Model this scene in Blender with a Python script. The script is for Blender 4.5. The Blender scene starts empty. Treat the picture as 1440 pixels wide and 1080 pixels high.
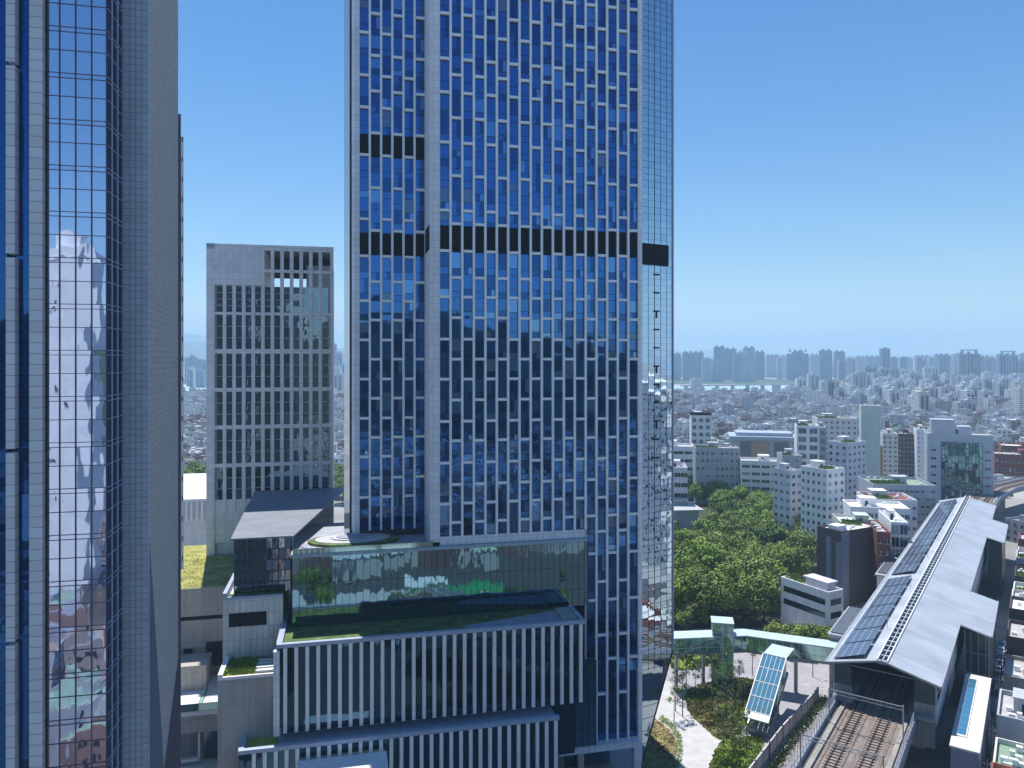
import bpy, math, random
from math import sin, cos, radians, pi, tan, atan2, sqrt
from mathutils import Vector, Matrix, noise
R = radians
SC = bpy.context.scene
COL = SC.collection
FPX, HC, CY = 1050.0, 88.0, 503.0      # focal length in photo pixels, camera height, horizon row

# ------------------------------------------------------------------ camera, sky, sun, exposure
cd = bpy.data.cameras.new('camera'); cam = bpy.data.objects.new('camera', cd); COL.objects.link(cam)
cam.location = (0, 0, HC); cam.rotation_euler = (R(90), 0, 0)
cd.sensor_width = 36; cd.lens = 36 * FPX / 1440; cd.shift_y = -(540 - CY) / 1440
cd.clip_start = 1; cd.clip_end = 60000
SC.camera = cam
SUN_EL, SUN_AZ = 68, -20            # azimuth measured from the view axis (+Y), clockwise
w = bpy.data.worlds.new('World'); SC.world = w; w.use_nodes = True
nt = w.node_tree; bg = nt.nodes['Background']
sky = nt.nodes.new('ShaderNodeTexSky'); sky.sky_type = 'NISHITA'; sky.sun_disc = False
sky.sun_elevation = R(SUN_EL); sky.sun_rotation = R(SUN_AZ); sky.altitude = 0
sky.air_density = 1.25; sky.dust_density = 0.0; sky.ozone_density = 6.0
hs = nt.nodes.new('ShaderNodeHueSaturation'); hs.inputs['Saturation'].default_value = 1.24; hs.inputs['Hue'].default_value = .503
nt.links.new(sky.outputs[0], hs.inputs['Color']); nt.links.new(hs.outputs[0], bg.inputs[0]); bg.inputs[1].default_value = 0.073
sd = bpy.data.lights.new('sun', 'SUN'); sun = bpy.data.objects.new('sun', sd); COL.objects.link(sun)
sd.energy = 4.0; sd.angle = R(0.5); sd.color = (1, .95, .87)
dv = Vector((sin(R(SUN_AZ)) * cos(R(SUN_EL)), cos(R(SUN_AZ)) * cos(R(SUN_EL)), sin(R(SUN_EL))))
sun.rotation_euler = dv.to_track_quat('Z', 'Y').to_euler()
SC.view_settings.view_transform = 'Standard'; SC.view_settings.look = 'None'
SC.view_settings.exposure = 0.74; SC.view_settings.gamma = 1
SC.render.engine = 'CYCLES'
SC.cycles.use_denoising = True; SC.cycles.max_bounces = 7; SC.cycles.diffuse_bounces = 3
SC.cycles.glossy_bounces = 4; SC.cycles.transmission_bounces = 4; SC.cycles.volume_bounces = 1
SC.cycles.transparent_max_bounces = 12; SC.cycles.sample_clamp_indirect = 4
SC.cycles.caustics_reflective = False; SC.cycles.caustics_refractive = False

# ------------------------------------------------------------------ geometry helpers
class MB:
    def __init__(s): s.v = []; s.f = []; s.m = []
    def face(s, pts, m=0):
        n = len(s.v); s.v += [tuple(p) for p in pts]; s.f.append(tuple(range(n, n + len(pts)))); s.m.append(m)
    def box(s, x0, x1, y0, y1, z0, z1, m=0, top=None):
        if x1 < x0: x0, x1 = x1, x0
        if y1 < y0: y0, y1 = y1, y0
        n = len(s.v)
        s.v += [(x0,y0,z0),(x1,y0,z0),(x1,y1,z0),(x0,y1,z0),(x0,y0,z1),(x1,y0,z1),(x1,y1,z1),(x0,y1,z1)]
        s.f += [(n,n+3,n+2,n+1),(n+4,n+5,n+6,n+7),(n,n+1,n+5,n+4),(n+1,n+2,n+6,n+5),(n+2,n+3,n+7,n+6),(n+3,n,n+4,n+7)]
        s.m += [m, m if top is None else top, m, m, m, m]
    def rbox(s, cx, cy, ax, wx, wy, z0, z1, m=0, top=None):      # box turned by ax about z
        c, d = cos(ax), sin(ax); P = []
        for z in (z0, z1):
            for a, b in ((-1,-1),(1,-1),(1,1),(-1,1)):
                P.append((cx + a*wx/2*c - b*wy/2*d, cy + a*wx/2*d + b*wy/2*c, z))
        n = len(s.v); s.v += P
        s.f += [(n,n+3,n+2,n+1),(n+4,n+5,n+6,n+7),(n,n+1,n+5,n+4),(n+1,n+2,n+6,n+5),(n+2,n+3,n+7,n+6),(n+3,n,n+4,n+7)]
        s.m += [m, m if top is None else top, m, m, m, m]
    def prism(s, poly, z0, z1, m=0, top=None):
        a = sum(poly[i][0]*poly[(i+1)%len(poly)][1]-poly[(i+1)%len(poly)][0]*poly[i][1] for i in range(len(poly)))
        if a < 0: poly = poly[::-1]
        k = len(poly); n = len(s.v)
        s.v += [(p[0],p[1],z0) for p in poly] + [(p[0],p[1],z1) for p in poly]
        s.f.append(tuple(range(n+k-1, n-1, -1))); s.m.append(m)
        s.f.append(tuple(range(n+k, n+2*k))); s.m.append(m if top is None else top)
        for i in range(k):
            j = (i+1) % k; s.f.append((n+i, n+j, n+k+j, n+k+i)); s.m.append(m)
    def bar(s, a, b, r=.05, m=0, n=4):
        a, b = Vector(a), Vector(b); d = (b-a)
        if d.length < 1e-6: return
        d.normalize(); up = Vector((0,0,1)) if abs(d.z) < .95 else Vector((1,0,0))
        p = d.cross(up).normalized(); q = d.cross(p); k = len(s.v)
        r2 = r
        for c in (a, b):
            for i in range(n):
                t = 2*pi*(i+.5)/n; s.v.append(tuple(c + p*cos(t)*r2 + q*sin(t)*r2))
        for i in range(n):
            j = (i+1) % n; s.f.append((k+i, k+j, k+n+j, k+n+i)); s.m.append(m)
        s.f.append(tuple(range(k+n-1, k-1, -1))); s.m.append(m); s.f.append(tuple(range(k+n, k+2*n))); s.m.append(m)
    def cone(s, a, b, r0, r1, m=0, n=6):
        a, b = Vector(a), Vector(b); d = (b-a).normalized(); up = Vector((0,0,1)) if abs(d.z) < .95 else Vector((1,0,0))
        p = d.cross(up).normalized(); q = d.cross(p); k = len(s.v)
        for c, r in ((a, r0), (b, r1)):
            for i in range(n):
                t = 2*pi*i/n; s.v.append(tuple(c + p*cos(t)*r + q*sin(t)*r))
        for i in range(n):
            j = (i+1) % n; s.f.append((k+i, k+j, k+n+j, k+n+i)); s.m.append(m)
        s.f.append(tuple(range(k+n, k+2*n))); s.m.append(m)
    def mesh(s, name, mats):
        me = bpy.data.meshes.new(name); me.from_pydata(s.v, [], s.f)
        for m in (mats if isinstance(mats, (list, tuple)) else [mats]): me.materials.append(m)
        me.polygons.foreach_set('material_index', s.m); me.update(); return me
    def build(s, name, mats, parent=None, loc=(0,0,0), rz=0, smooth=False):
        me = s.mesh(name, mats)
        if smooth: me.polygons.foreach_set('use_smooth', [True]*len(me.polygons))
        o = bpy.data.objects.new(name, me); COL.objects.link(o)
        o.location = loc; o.rotation_euler = (0,0,rz)
        if parent: o.parent = parent
        return o

def tilt(r, s):
    p, q = r.gauss(0, s), r.gauss(0, s); return [-p-q, p-q, p+q, -p+q]
def tag(o, label, cat, group=None, kind=None):
    if label: o['label'] = label
    if cat: o['category'] = cat
    if group: o['group'] = group
    if kind: o['kind'] = kind
    return o
def thing(name, label, cat, loc=(0,0,0), rz=0, group=None):
    o = bpy.data.objects.new(name, None); COL.objects.link(o); o.empty_display_size = .5
    o.location = loc; o.rotation_euler = (0,0,rz); return tag(o, label, cat, group)
def struct(mb, name, mats, **k):
    o = mb.build(name, mats, **k); o['kind'] = 'structure'; return o
def copy_obj(o, parent=None, loc=None, rz=None):
    c = o.copy(); COL.objects.link(c)
    if parent is not None: c.parent = parent
    if loc is not None: c.location = loc
    if rz is not None: c.rotation_euler = (0,0,rz)
    for ch in list(o.children): copy_obj(ch, c)
    return c
def G(px, py, z=0.0):           # where the sight line of a photo pixel meets height z
    D = FPX*(HC-z)/(py-CY); return ((px-720)/FPX*D, D)
def ZP(py, D): return HC-(py-CY)/FPX*D
class Frame:                    # local x along a facade, local y into depth
    def __init__(s, ox, oy, az):
        s.ox, s.oy, s.az = ox, oy, az; s.rz = R(90-az); s.c, s.s = cos(s.rz), sin(s.rz)
    def hit(s, px, y=0.0):
        k = (px-720)/FPX; return (k*(s.oy+s.c*y)-s.ox+s.s*y)/(s.c-k*s.s)
    def dep(s, x, y=0.0): return s.oy+s.s*x+s.c*y
    def z(s, px, py, y=0.0): return ZP(py, s.dep(s.hit(px, y), y))
    def w(s, x, y): return (s.ox+s.c*x-s.s*y, s.oy+s.s*x+s.c*y)
    def loc(s, X, Y): return ((X-s.ox)*s.c+(Y-s.oy)*s.s, -(X-s.ox)*s.s+(Y-s.oy)*s.c)
    def mirror(s, X, Y, y=0.0):  # world point mirrored in the plane local y
        a, b = s.loc(X, Y); return s.w(a, 2*y-b)

# ------------------------------------------------------------------ materials
MATS = {}
def mat(name, col, rough=.7, metal=0.0, var=.12, vscale=.6, grid=None, gcol=None, gw=.04, bump=0.0, bscale=1.0,
        spec=None, emis=None, rnd=0.0, streak=0.0, stretch=None):
    if name in MATS: return MATS[name]
    m = bpy.data.materials.new(name); m.use_nodes = True; n = m.node_tree.nodes; L = m.node_tree.links
    b = n['Principled BSDF']; b.inputs['Roughness'].default_value = rough; b.inputs['Metallic'].default_value = metal
    if spec is not None: b.inputs['Specular IOR Level'].default_value = spec
    tc = n.new('ShaderNodeTexCoord'); col4 = (*col, 1); src = None
    base = n.new('ShaderNodeRGB'); base.outputs[0].default_value = col4; src = base.outputs[0]
    if var:
        no = n.new('ShaderNodeTexNoise'); no.inputs['Scale'].default_value = vscale; no.inputs['Detail'].default_value = 6
        if stretch:
            mp = n.new('ShaderNodeMapping'); mp.inputs['Scale'].default_value = stretch
            L.new(tc.outputs['Object'], mp.inputs[0]); L.new(mp.outputs[0], no.inputs['Vector'])
        else: L.new(tc.outputs['Object'], no.inputs['Vector'])
        mr = n.new('ShaderNodeMapRange'); mr.inputs[1].default_value = .3; mr.inputs[2].default_value = .7
        mr.inputs[3].default_value = 1-var; mr.inputs[4].default_value = 1+var
        L.new(no.outputs[0], mr.inputs[0])
        mu = n.new('ShaderNodeVectorMath'); mu.operation = 'SCALE'; L.new(src, mu.inputs[0]); L.new(mr.outputs[0], mu.inputs['Scale'])
        src = mu.outputs[0]
    if streak:
        mp = n.new('ShaderNodeMapping'); mp.inputs['Scale'].default_value = (1.3, 1.3, .07)
        no = n.new('ShaderNodeTexNoise'); no.inputs['Scale'].default_value = 1; no.inputs['Detail'].default_value = 4
        L.new(tc.outputs['Object'], mp.inputs[0]); L.new(mp.outputs[0], no.inputs['Vector'])
        mr = n.new('ShaderNodeMapRange'); mr.inputs[1].default_value = .35; mr.inputs[2].default_value = .7
        mr.inputs[3].default_value = 1.0; mr.inputs[4].default_value = 1-streak; L.new(no.outputs[0], mr.inputs[0])
        mu = n.new('ShaderNodeVectorMath'); mu.operation = 'SCALE'; L.new(src, mu.inputs[0]); L.new(mr.outputs[0], mu.inputs['Scale'])
        src = mu.outputs[0]
    if rnd:
        oi = n.new('ShaderNodeObjectInfo'); mr = n.new('ShaderNodeMapRange'); mr.inputs[3].default_value = 1-rnd; mr.inputs[4].default_value = 1+rnd
        L.new(oi.outputs['Random'], mr.inputs[0])
        mu = n.new('ShaderNodeVectorMath'); mu.operation = 'SCALE'; L.new(src, mu.inputs[0]); L.new(mr.outputs[0], mu.inputs['Scale'])
        src = mu.outputs[0]
    if grid:
        sx = n.new('ShaderNodeSeparateXYZ'); L.new(tc.outputs['Object'], sx.inputs[0])
        ad = n.new('ShaderNodeMath'); ad.operation = 'ADD'; L.new(sx.outputs[0], ad.inputs[0]); L.new(sx.outputs[1], ad.inputs[1])
        cb = n.new('ShaderNodeCombineXYZ'); L.new(ad.outputs[0], cb.inputs[0])
        if len(grid) > 2 and grid[2] == 'flat': L.new(sx.outputs[0], cb.inputs[0]); L.new(sx.outputs[1], cb.inputs[1])
        else: L.new(sx.outputs[2], cb.inputs[1])
        br = n.new('ShaderNodeTexBrick'); br.offset = 0.0; br.inputs['Scale'].default_value = 1
        br.inputs['Brick Width'].default_value = grid[0]; br.inputs['Row Height'].default_value = grid[1]
        br.inputs['Mortar Size'].default_value = gw; br.inputs['Mortar Smooth'].default_value = .3
        br.inputs['Mortar'].default_value = (*(gcol or tuple(c*.5 for c in col)), 1)
        L.new(cb.outputs[0], br.inputs['Vector']); L.new(src, br.inputs['Color1'])
        m2 = n.new('ShaderNodeVectorMath'); m2.operation = 'SCALE'; L.new(src, m2.inputs[0]); m2.inputs['Scale'].default_value = .88
        L.new(m2.outputs[0], br.inputs['Color2']); src = br.outputs['Color']
    L.new(src, b.inputs['Base Color'])
    if bump:
        no = n.new('ShaderNodeTexNoise'); no.inputs['Scale'].default_value = bscale; no.inputs['Detail'].default_value = 3
        L.new(tc.outputs['Object'], no.inputs['Vector']); bu = n.new('ShaderNodeBump'); bu.inputs['Strength'].default_value = bump
        bu.inputs['Distance'].default_value = .3
        L.new(no.outputs[0], bu.inputs['Height']); L.new(bu.outputs[0], b.inputs['Normal'])
    if emis: b.inputs['Emission Color'].default_value = (*emis[:3], 1); b.inputs['Emission Strength'].default_value = emis[3]
    MATS[name] = m; return m
def glass(name, tint, bump=.0, bscale=.35, dark=(.01,.02,.03), base=.55, rough=.02, stretch=(1,1,.45)):
    """coated facade glass: a tinted mirror over a dark body, more mirror at grazing angles"""
    if name in MATS: return MATS[name]
    m = bpy.data.materials.new(name); m.use_nodes = True; n = m.node_tree.nodes; L = m.node_tree.links
    n.remove(n['Principled BSDF']); out = n['Material Output']
    gl = n.new('ShaderNodeBsdfAnisotropic') if False else n.new('ShaderNodeBsdfGlossy')
    gl.inputs['Color'].default_value = (*tint, 1); gl.inputs['Roughness'].default_value = rough
    df = n.new('ShaderNodeBsdfDiffuse'); df.inputs['Color'].default_value = (*dark, 1)
    mx = n.new('ShaderNodeMixShader'); lw = n.new('ShaderNodeLayerWeight'); lw.inputs[0].default_value = .35
    mr = n.new('ShaderNodeMapRange'); mr.inputs[3].default_value = base; mr.inputs[4].default_value = 1.0
    L.new(lw.outputs['Fresnel'], mr.inputs[0]); L.new(mr.outputs[0], mx.inputs[0])
    L.new(df.outputs[0], mx.inputs[1]); L.new(gl.outputs[0], mx.inputs[2]); L.new(mx.outputs[0], out.inputs['Surface'])
    if bump:
        tc = n.new('ShaderNodeTexCoord'); mp = n.new('ShaderNodeMapping'); mp.inputs['Scale'].default_value = stretch
        no = n.new('ShaderNodeTexNoise'); no.inputs['Scale'].default_value = bscale; no.inputs['Detail'].default_value = 1.5
        L.new(tc.outputs['Object'], mp.inputs[0]); L.new(mp.outputs[0], no.inputs['Vector'])
        bu = n.new('ShaderNodeBump'); bu.inputs['Strength'].default_value = 1; bu.inputs['Distance'].default_value = bump
        L.new(no.outputs[0], bu.inputs['Height']); L.new(bu.outputs[0], gl.inputs['Normal'])
    MATS[name] = m; return m

M_alu = mat('pale aluminium cladding', (.82,.84,.86), .45, .1, .05, .3)
M_alu_tile = mat('pale panel cladding', (.78,.80,.83), .5, .0, .06, .3, grid=(1.3,1.35), gcol=(.3,.33,.38), gw=.03)
M_beam = mat('grey blue metal edge', (.38,.45,.58), .45, .2, .08)
M_white = mat('white paint', (.78,.78,.78), .55, 0, .05)
M_dark = mat('dark louvre', (.006,.007,.014), .6, 0, .1, spec=.2)
M_mull = mat('dark mullion', (.03,.035,.05), .4, .3, .05)
G_tow = glass('blue tower glass', (.065,.215,.56), .01, .5, (.003,.008,.02), base=.7)
G_tow2 = glass('blue tower glass deep', (.04,.14,.38), .01, .5, (.003,.008,.02), base=.65)
G_tow3 = glass('blue tower glass light', (.16,.36,.70), .01, .5, (.01,.03,.07), base=.75)
G_side = glass('pale corner glass', (.60,.74,.86), .016, .6, base=.85)
G_left = glass('wavy curtain wall glass', (.62,.72,.94), .024, .5, base=.85)
G_pod = glass('teal podium glass', (.28,.50,.62), .03, .5, (.003,.02,.03), base=.55)
G_fin = glass('deep glass behind the fins', (.08,.19,.29), .05, .4, (.002,.01,.018), base=.5)
G_gen = glass('dark window glass', (.22,.30,.40), .0, .5, (.008,.012,.02), base=.3, rough=.08)
G_mint = glass('mint canopy glass', (.5,.78,.78), .0, .5, (.06,.16,.15), base=.45, rough=.06)

# ------------------------------------------------------------------ ground and setting
g = MB(); g.face([(-30000,-8000,0),(30000,-8000,0),(30000,40000,0),(-30000,40000,0)])
struct(g, 'ground', mat('city ground', (.27,.27,.27), .9, 0, .35, .02))
def sheet(name, pts, m, z=.02, px=True, kind='structure'):
    P = [(*G(*p), z) for p in pts] if px else [(p[0], p[1], z) for p in pts]
    a = sum(P[i][0]*P[(i+1)%len(P)][1]-P[(i+1)%len(P)][0]*P[i][1] for i in range(len(P)))
    if a < 0: P = P[::-1]
    b = MB(); b.face(P); o = b.build(name, m); o['kind'] = kind; return o
def smooth_poly(pts, k=5):
    out = []; n = len(pts)
    for i in range(n):
        p0, p1, p2, p3 = (Vector(pts[(i+j-1) % n]) for j in range(4))
        for q in range(k):
            t = q/k
            out.append(tuple(.5*((2*p1)+(-p0+p2)*t+(2*p0-5*p1+4*p2-p3)*t*t+(-p0+3*p1-3*p2+p3)*t**3)))
    return out
M_pave = mat('plaza paving', (.34,.33,.36), .8, 0, .12, .5, grid=(1.2,1.2,'flat'), gcol=(.22,.22,.25), gw=.04)
M_path = mat('pale plaza path', (.46,.46,.47), .8, 0, .12, .4)
M_lawn = mat('lawn', (.20,.27,.05), .95, 0, .5, .35)
M_dry = mat('dry planting bed', (.26,.21,.10), .95, 0, .5, .5)
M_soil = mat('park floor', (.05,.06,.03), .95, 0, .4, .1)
M_water = mat('river water', (.42,.56,.66), .35, 0, .1, .01)
sheet('plaza_paving', [(860,1100),(1180,1100),(1188,885),(860,885)], M_pave, .02)
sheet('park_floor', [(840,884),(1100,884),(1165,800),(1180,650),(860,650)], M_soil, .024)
sheet('river', [(560,552),(1110,554),(1142,548),(1135,542),(560,541)], M_water, .05)
sheet('river', [(100,549),(560,552),(560,541),(100,541)], M_water, .054)
sheet('river_bank', [(560,540.5),(1700,540),(1700,533),(560,533)], mat('far green bank', (.05,.085,.045), .95, 0, .5, .01), .06)
sheet('river_bank', [(-300,540),(560,540.5),(560,533),(-300,533)], MATS['far green bank'], .064)
# paths and beds on the plaza
sheet('plaza_path', smooth_poly([(930,955),(985,1000),(1018,1035),(1012,1062),(990,1090),(958,1100),(952,1062),(940,1030),(905,1000)]), M_path, .05)

def tuft_field(name, poly, n, h, mats, label, cat, z=.05, spread=.35, seed=1):
    """many small leaf blades over a ground polygon (world coordinates): nobody could count them"""
    rr = random.Random(seed); b = MB()
    xs = [p[0] for p in poly]; ys = [p[1] for p in poly]
    def inside(x, y):
        r = False; j = len(poly)-1
        for i in range(len(poly)):
            if (poly[i][1] > y) != (poly[j][1] > y) and x < (poly[j][0]-poly[i][0])*(y-poly[i][1])/(poly[j][1]-poly[i][1])+poly[i][0]: r = not r
            j = i
        return r
    k = 0
    while k < n:
        x = rr.uniform(min(xs), max(xs)); y = rr.uniform(min(ys), max(ys))
        if not inside(x, y): continue
        k += 1
        a = rr.uniform(0, 2*pi); hh = h*rr.uniform(.4, 1.2)*(.6+.8*noise.noise((x*.3, y*.3, 3))); q = spread*rr.uniform(.5, 1.2)
        dx, dy = cos(a)*q, sin(a)*q; zz = z+max(.04, hh)
        mi = min(len(mats)-1, int(max(0, (noise.noise((x*.12, y*.12, seed))*.5+.5+rr.uniform(-.15, .15))*len(mats))))
        b.face([(x-dx, y-dy, z), (x+dx, y+dy, z), (x+dx*.6-dy*.4, y+dy*.6+dx*.4, zz), (x-dx*.6-dy*.4, y-dy*.6+dx*.4, zz*.95)], mi)
    o = b.build(name, mats); return tag(o, label, cat, kind='stuff')
def leafm(n, c): return mat(n, c, .75, 0, .25, .8, rnd=.18)
L_a, L_b, L_c, L_d = leafm('leaf bright', (.21,.30,.04)), leafm('leaf mid', (.145,.225,.033)), leafm('leaf deep', (.045,.095,.025)), leafm('leaf olive', (.24,.26,.06))
L_y = leafm('leaf straw', (.30,.25,.12))

beds = [([(972,968),(1052,955),(1062,985),(1052,1012),(1038,1034),(1012,1040),(992,1025),(968,1000)], 'planted bed of shrubs and dry grass under the slim trees', 'bed'),
        ([(1012,1046),(1042,1038),(1075,1042),(1040,1100),(996,1100)], 'small green bed between the plaza path and the pale boundary wall', 'bed'),
        ([(905,1010),(928,1016),(948,1036),(950,1062),(935,1100),(905,1100)], 'round bed of straw coloured grass beside the tower foot', 'bed'),
        ([(940,892),(985,888),(1012,905),(1000,935),(945,940)], 'bed of low bushes between tower and covered footbridge', 'bed')]
for i, (pp, lab, cat) in enumerate(beds):
    wp = [G(*p) for p in smooth_poly(pp)]
    sheet('planting_bed', wp, M_dry if i in (0, 2) else M_lawn, .075+i*.004, px=False)
    tuft_field('planting', wp, [5200, 2600, 1800, 2500][i], [.7,.6,.35,.7][i], [[L_b,L_y,L_a,L_d],[L_a,L_b,L_d],[L_y,L_y,L_d],[L_a,L_b]][i], lab, 'planting', .09, seed=i+3)
# clipped hedge ring of the round bed
hb = MB(); rr = random.Random(9)
ring = [G(*p) for p in ((930,1013),(944,1022),(954,1040),(956,1062),(949,1085),(940,1105))]
for i in range(len(ring)-1):
    for q in range(170):
        t = rr.random(); x = ring[i][0]*(1-t)+ring[i+1][0]*t+rr.uniform(-.7,.7); y = ring[i][1]*(1-t)+ring[i+1][1]*t+rr.uniform(-.7,.7)
        z = rr.uniform(.1, .95); a = rr.uniform(0, 6.28); s = rr.uniform(.12,.28)
        hb.face([(x-s*cos(a), y-s*sin(a), z), (x+s*cos(a), y+s*sin(a), z), (x+s*sin(a)*.3, y+s, z+s)], rr.randint(0,1))
tag(hb.build('hedge', [L_b, L_a]), 'low green hedge curving round the straw coloured bed', 'hedge')

# ------------------------------------------------------------------ main tower
T = Frame((605-720)/FPX*145, 145.0, 77.4)
ZTOP = 168.5
tw = thing('glass_tower', 'tall blue glass office tower with white staggered window grid', 'skyscraper', (T.ox, T.oy, 0), T.rz)
x1c = T.hit(625); x18 = T.hit(890); PI_ = (x18-x1c)/17.0      # column pitch
def zf(py, px=760): return T.z(px, py)
xB = T.hit(897.5)
odd = [163.4, 155.0, 146.8, 139.6]    # bar heights of odd columns, from measured rows
odd = [ZP(y, 146.4) for y in (-230, -165, -105, -42, 22, 85, 132, 202, 297, 353.5, 418, 477, 533, 592, 650, 707)]
even = [ZP(y, 146.8) for y in (-262, -200, -135, -75, -10, 52, 108, 168, 249, 316, 391, 447, 505, 562, 619, 680, 733)]
oddlow = [ZP(y, 153.5) for y in (745, 815, 890, 972)]
evenlow = [ZP(y, 153.8) for y in (775, 840, 923)]
zband0, zband1 = zf(354, 625), zf(317, 625)
zbot_main, zbot_low = 53.2, T.z(880, 1037)
zf_step = 4.07
rr = random.Random(5)
frame = MB(); mull = MB(); cells = []          # cells: (x0,x1,z0,z1,y,material)
PW = PI_*.20
def grid_face(x_first, ncol, pitch, y, zb, zt, zs_of, frame, first_i=0, band=None, depth=.5, low=None):
    for i in range(ncol+1):
        xc = x_first+(i-.5)*pitch
        zb_i = zb if low is None or i+first_i < low[0] else low[1]
        if i > 0 and i < ncol:
            frame.box(xc-PW/2, xc+PW/2, y-depth, y+.1, zb_i, zt)
    for i in range(ncol):
        xc = x_first+i*pitch; a, b = xc-pitch/2+PW/2, xc+pitch/2-PW/2
        zz = sorted([z for z in zs_of(i+first_i) if z > zb+1.5])
        zbi = zb
        if low is not None and i+first_i >= low[0]:
            zbi = low[1]; zz = sorted(zz+[z for z in low[2](i+first_i) if z > zbi+2])
            zz = [z for k, z in enumerate(zz) if k == 0 or z-zz[k-1] > 2.5]
        for z in zz: frame.box(a, b, y-depth+.04, y+.05, z-.26, z+.26)
        edges = [zbi]+zz+[zt]
        for k in range(len(edges)-1):
            z0, z1 = edges[k]+(.26 if k else 0), edges[k+1]-.26
            cells.append((a, b, z0, z1, y))
zs = lambda i: odd if i % 2 == 0 else even
grid_face(x1c, 18, PI_, 0.0, zbot_main, ZTOP, zs, frame, 0, low=(13, zbot_low, lambda i: oddlow if i % 2 == 0 else evenlow))
xa = x1c-PI_/2+PW/2; xz = x18+PI_/2-PW/2; xs = x1c+12.5*PI_       # xs: left edge of the leg that runs down to the ground
chx, chy = cos(R(17.4)), sin(R(17.4))
def hit_dir(px, x0, y0, dx, dy):
    k = (px-720)/FPX; X0, Y0 = T.w(x0, y0); X1, Y1 = T.w(x0+dx, y0+dy); ax, ay = X1-X0, Y1-Y0
    return (k*Y0-X0)/(ax-k*ay)
tl = hit_dir(903, xB, 0, chx, chy); te = hit_dir(946, xB, 0, chx, chy)
# wide corner piers with panel joints
cor = MB()
cor.box(0.0, xa, -.5, .1, zbot_main-1, ZTOP); cor.box(xz, xB, -.5, .1, 0, ZTOP)
cor.box(0.0, .5, .1, 11.0, 51, ZTOP)                                # left side wall of the front slab
cor.box(xa, xs+PW/2, -.5, .1, 51.55, zbot_main)             # bottom beam above podium roof
cor.prism([(xB, -.5), (xB+chx*tl+chy*.06, chy*tl-chx*.06), (xB+chx*tl-.4, chy*tl+.4), (xB, .1)], 4, ZTOP)
cor.box(xs-PW/2, xs+PW/2, -.5, .1, zbot_low, zbot_main-1.0)
xbl = T.hit(786, -1.5)
cor.box(xbl, xB+.01, -1.9, .3, zbot_low-1.25, zbot_low)             # bottom beam over the open base
cor.build('corner_pier', M_alu_tile, tw)
frame.build('facade_frame', M_alu, tw)
# body behind the glass
chx, chy = cos(R(17.4)), sin(R(17.4))
def hit_dir(px, x0, y0, dx, dy):
    k = (px-720)/FPX; X0, Y0 = T.w(x0, y0); X1, Y1 = T.w(x0+dx, y0+dy); ax, ay = X1-X0, Y1-Y0
    return (k*Y0-X0)/(ax-k*ay)
tl = hit_dir(903, xB, 0, chx, chy); te = hit_dir(946, xB, 0, chx, chy)
cx0, cy0 = xB+chx*tl, chy*tl; cx1, cy1 = xB+chx*te, chy*te
body = MB()
body.prism([(.5,.4),(xB,.4),(cx1-.2,cy1+.5),(cx1-1,36),(2,36)], 52.0, ZTOP)
zcut = T.z(920, 925)
body.prism([(xs+.3,.41),(xB-.1,.41),(cx1-.3,cy1+.6),(cx1-1,35.9),(2,35.9)], zcut+.5, 51.99)
body.box(xs+2.2, xB-.7, .42, 30, zbot_low, zcut+.49)
body.build('core', mat('tower core', (.05,.06,.075), .6), tw)
# wing set back on the left
wy = 11.0
wp_ = (T.hit(575, wy)-T.hit(512, wy))/4.0; wx1 = T.hit(512, wy); kz = 1
wing = MB()
woff = [ZP(y, 153.0) for y in (-230, -165, -95, -25, 46, 106, 151, 218, 308, 360, 423, 478, 533, 588, 642, 699)]
wev = [ZP(y, 153.2) for y in (-255, -195, -128, -60, 19, 78, 128, 187, 264, 324, 396, 450, 505, 560, 615, 672)]
ncw = 6
frame2 = MB(); cells_main = cells; cells = []
grid_face(wx1, ncw, wp_, wy, 52.6, ZTOP, lambda i: woff if i % 2 == 0 else wev, frame2)
wcells = cells; cells = cells_main
frame2.build('wing_frame', M_alu, tw)
xwl = wx1-wp_/2+PW/2; xw0 = T.hit(498, wy)
wing.box(xw0, xwl, wy-.5, wy+.1, 51, ZTOP)
xq0, xq1 = T.hit(485, wy+2.0), T.hit(490, wy+1.0)
wing.prism([(xw0, wy-.45), (xw0, wy+3), (xw0-.9, wy+3), (xw0-.35, wy+.4)], 51, ZTOP)
wing.build('wing_pier', M_alu_tile, tw)
wb = MB(); wb.box(xwl-.2, .3, wy+.4, 34, 51.5, ZTOP); wb.build('wing_core', MATS['tower core'], tw)
fw = MB(); fw.prism([(xw0-.9, wy+.9), (xw0-.9, wy+8), (xw0-2.0, wy+8), (xw0-2.0, wy+2.2)], 51, ZTOP)
fw.build('corner_fin', glass('sunlit white fin glass', (.95,.97,1.0), .03, .4, (.5,.5,.5), base=.55), tw)  # sunlight on the fin is put into its pale body colour
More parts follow.
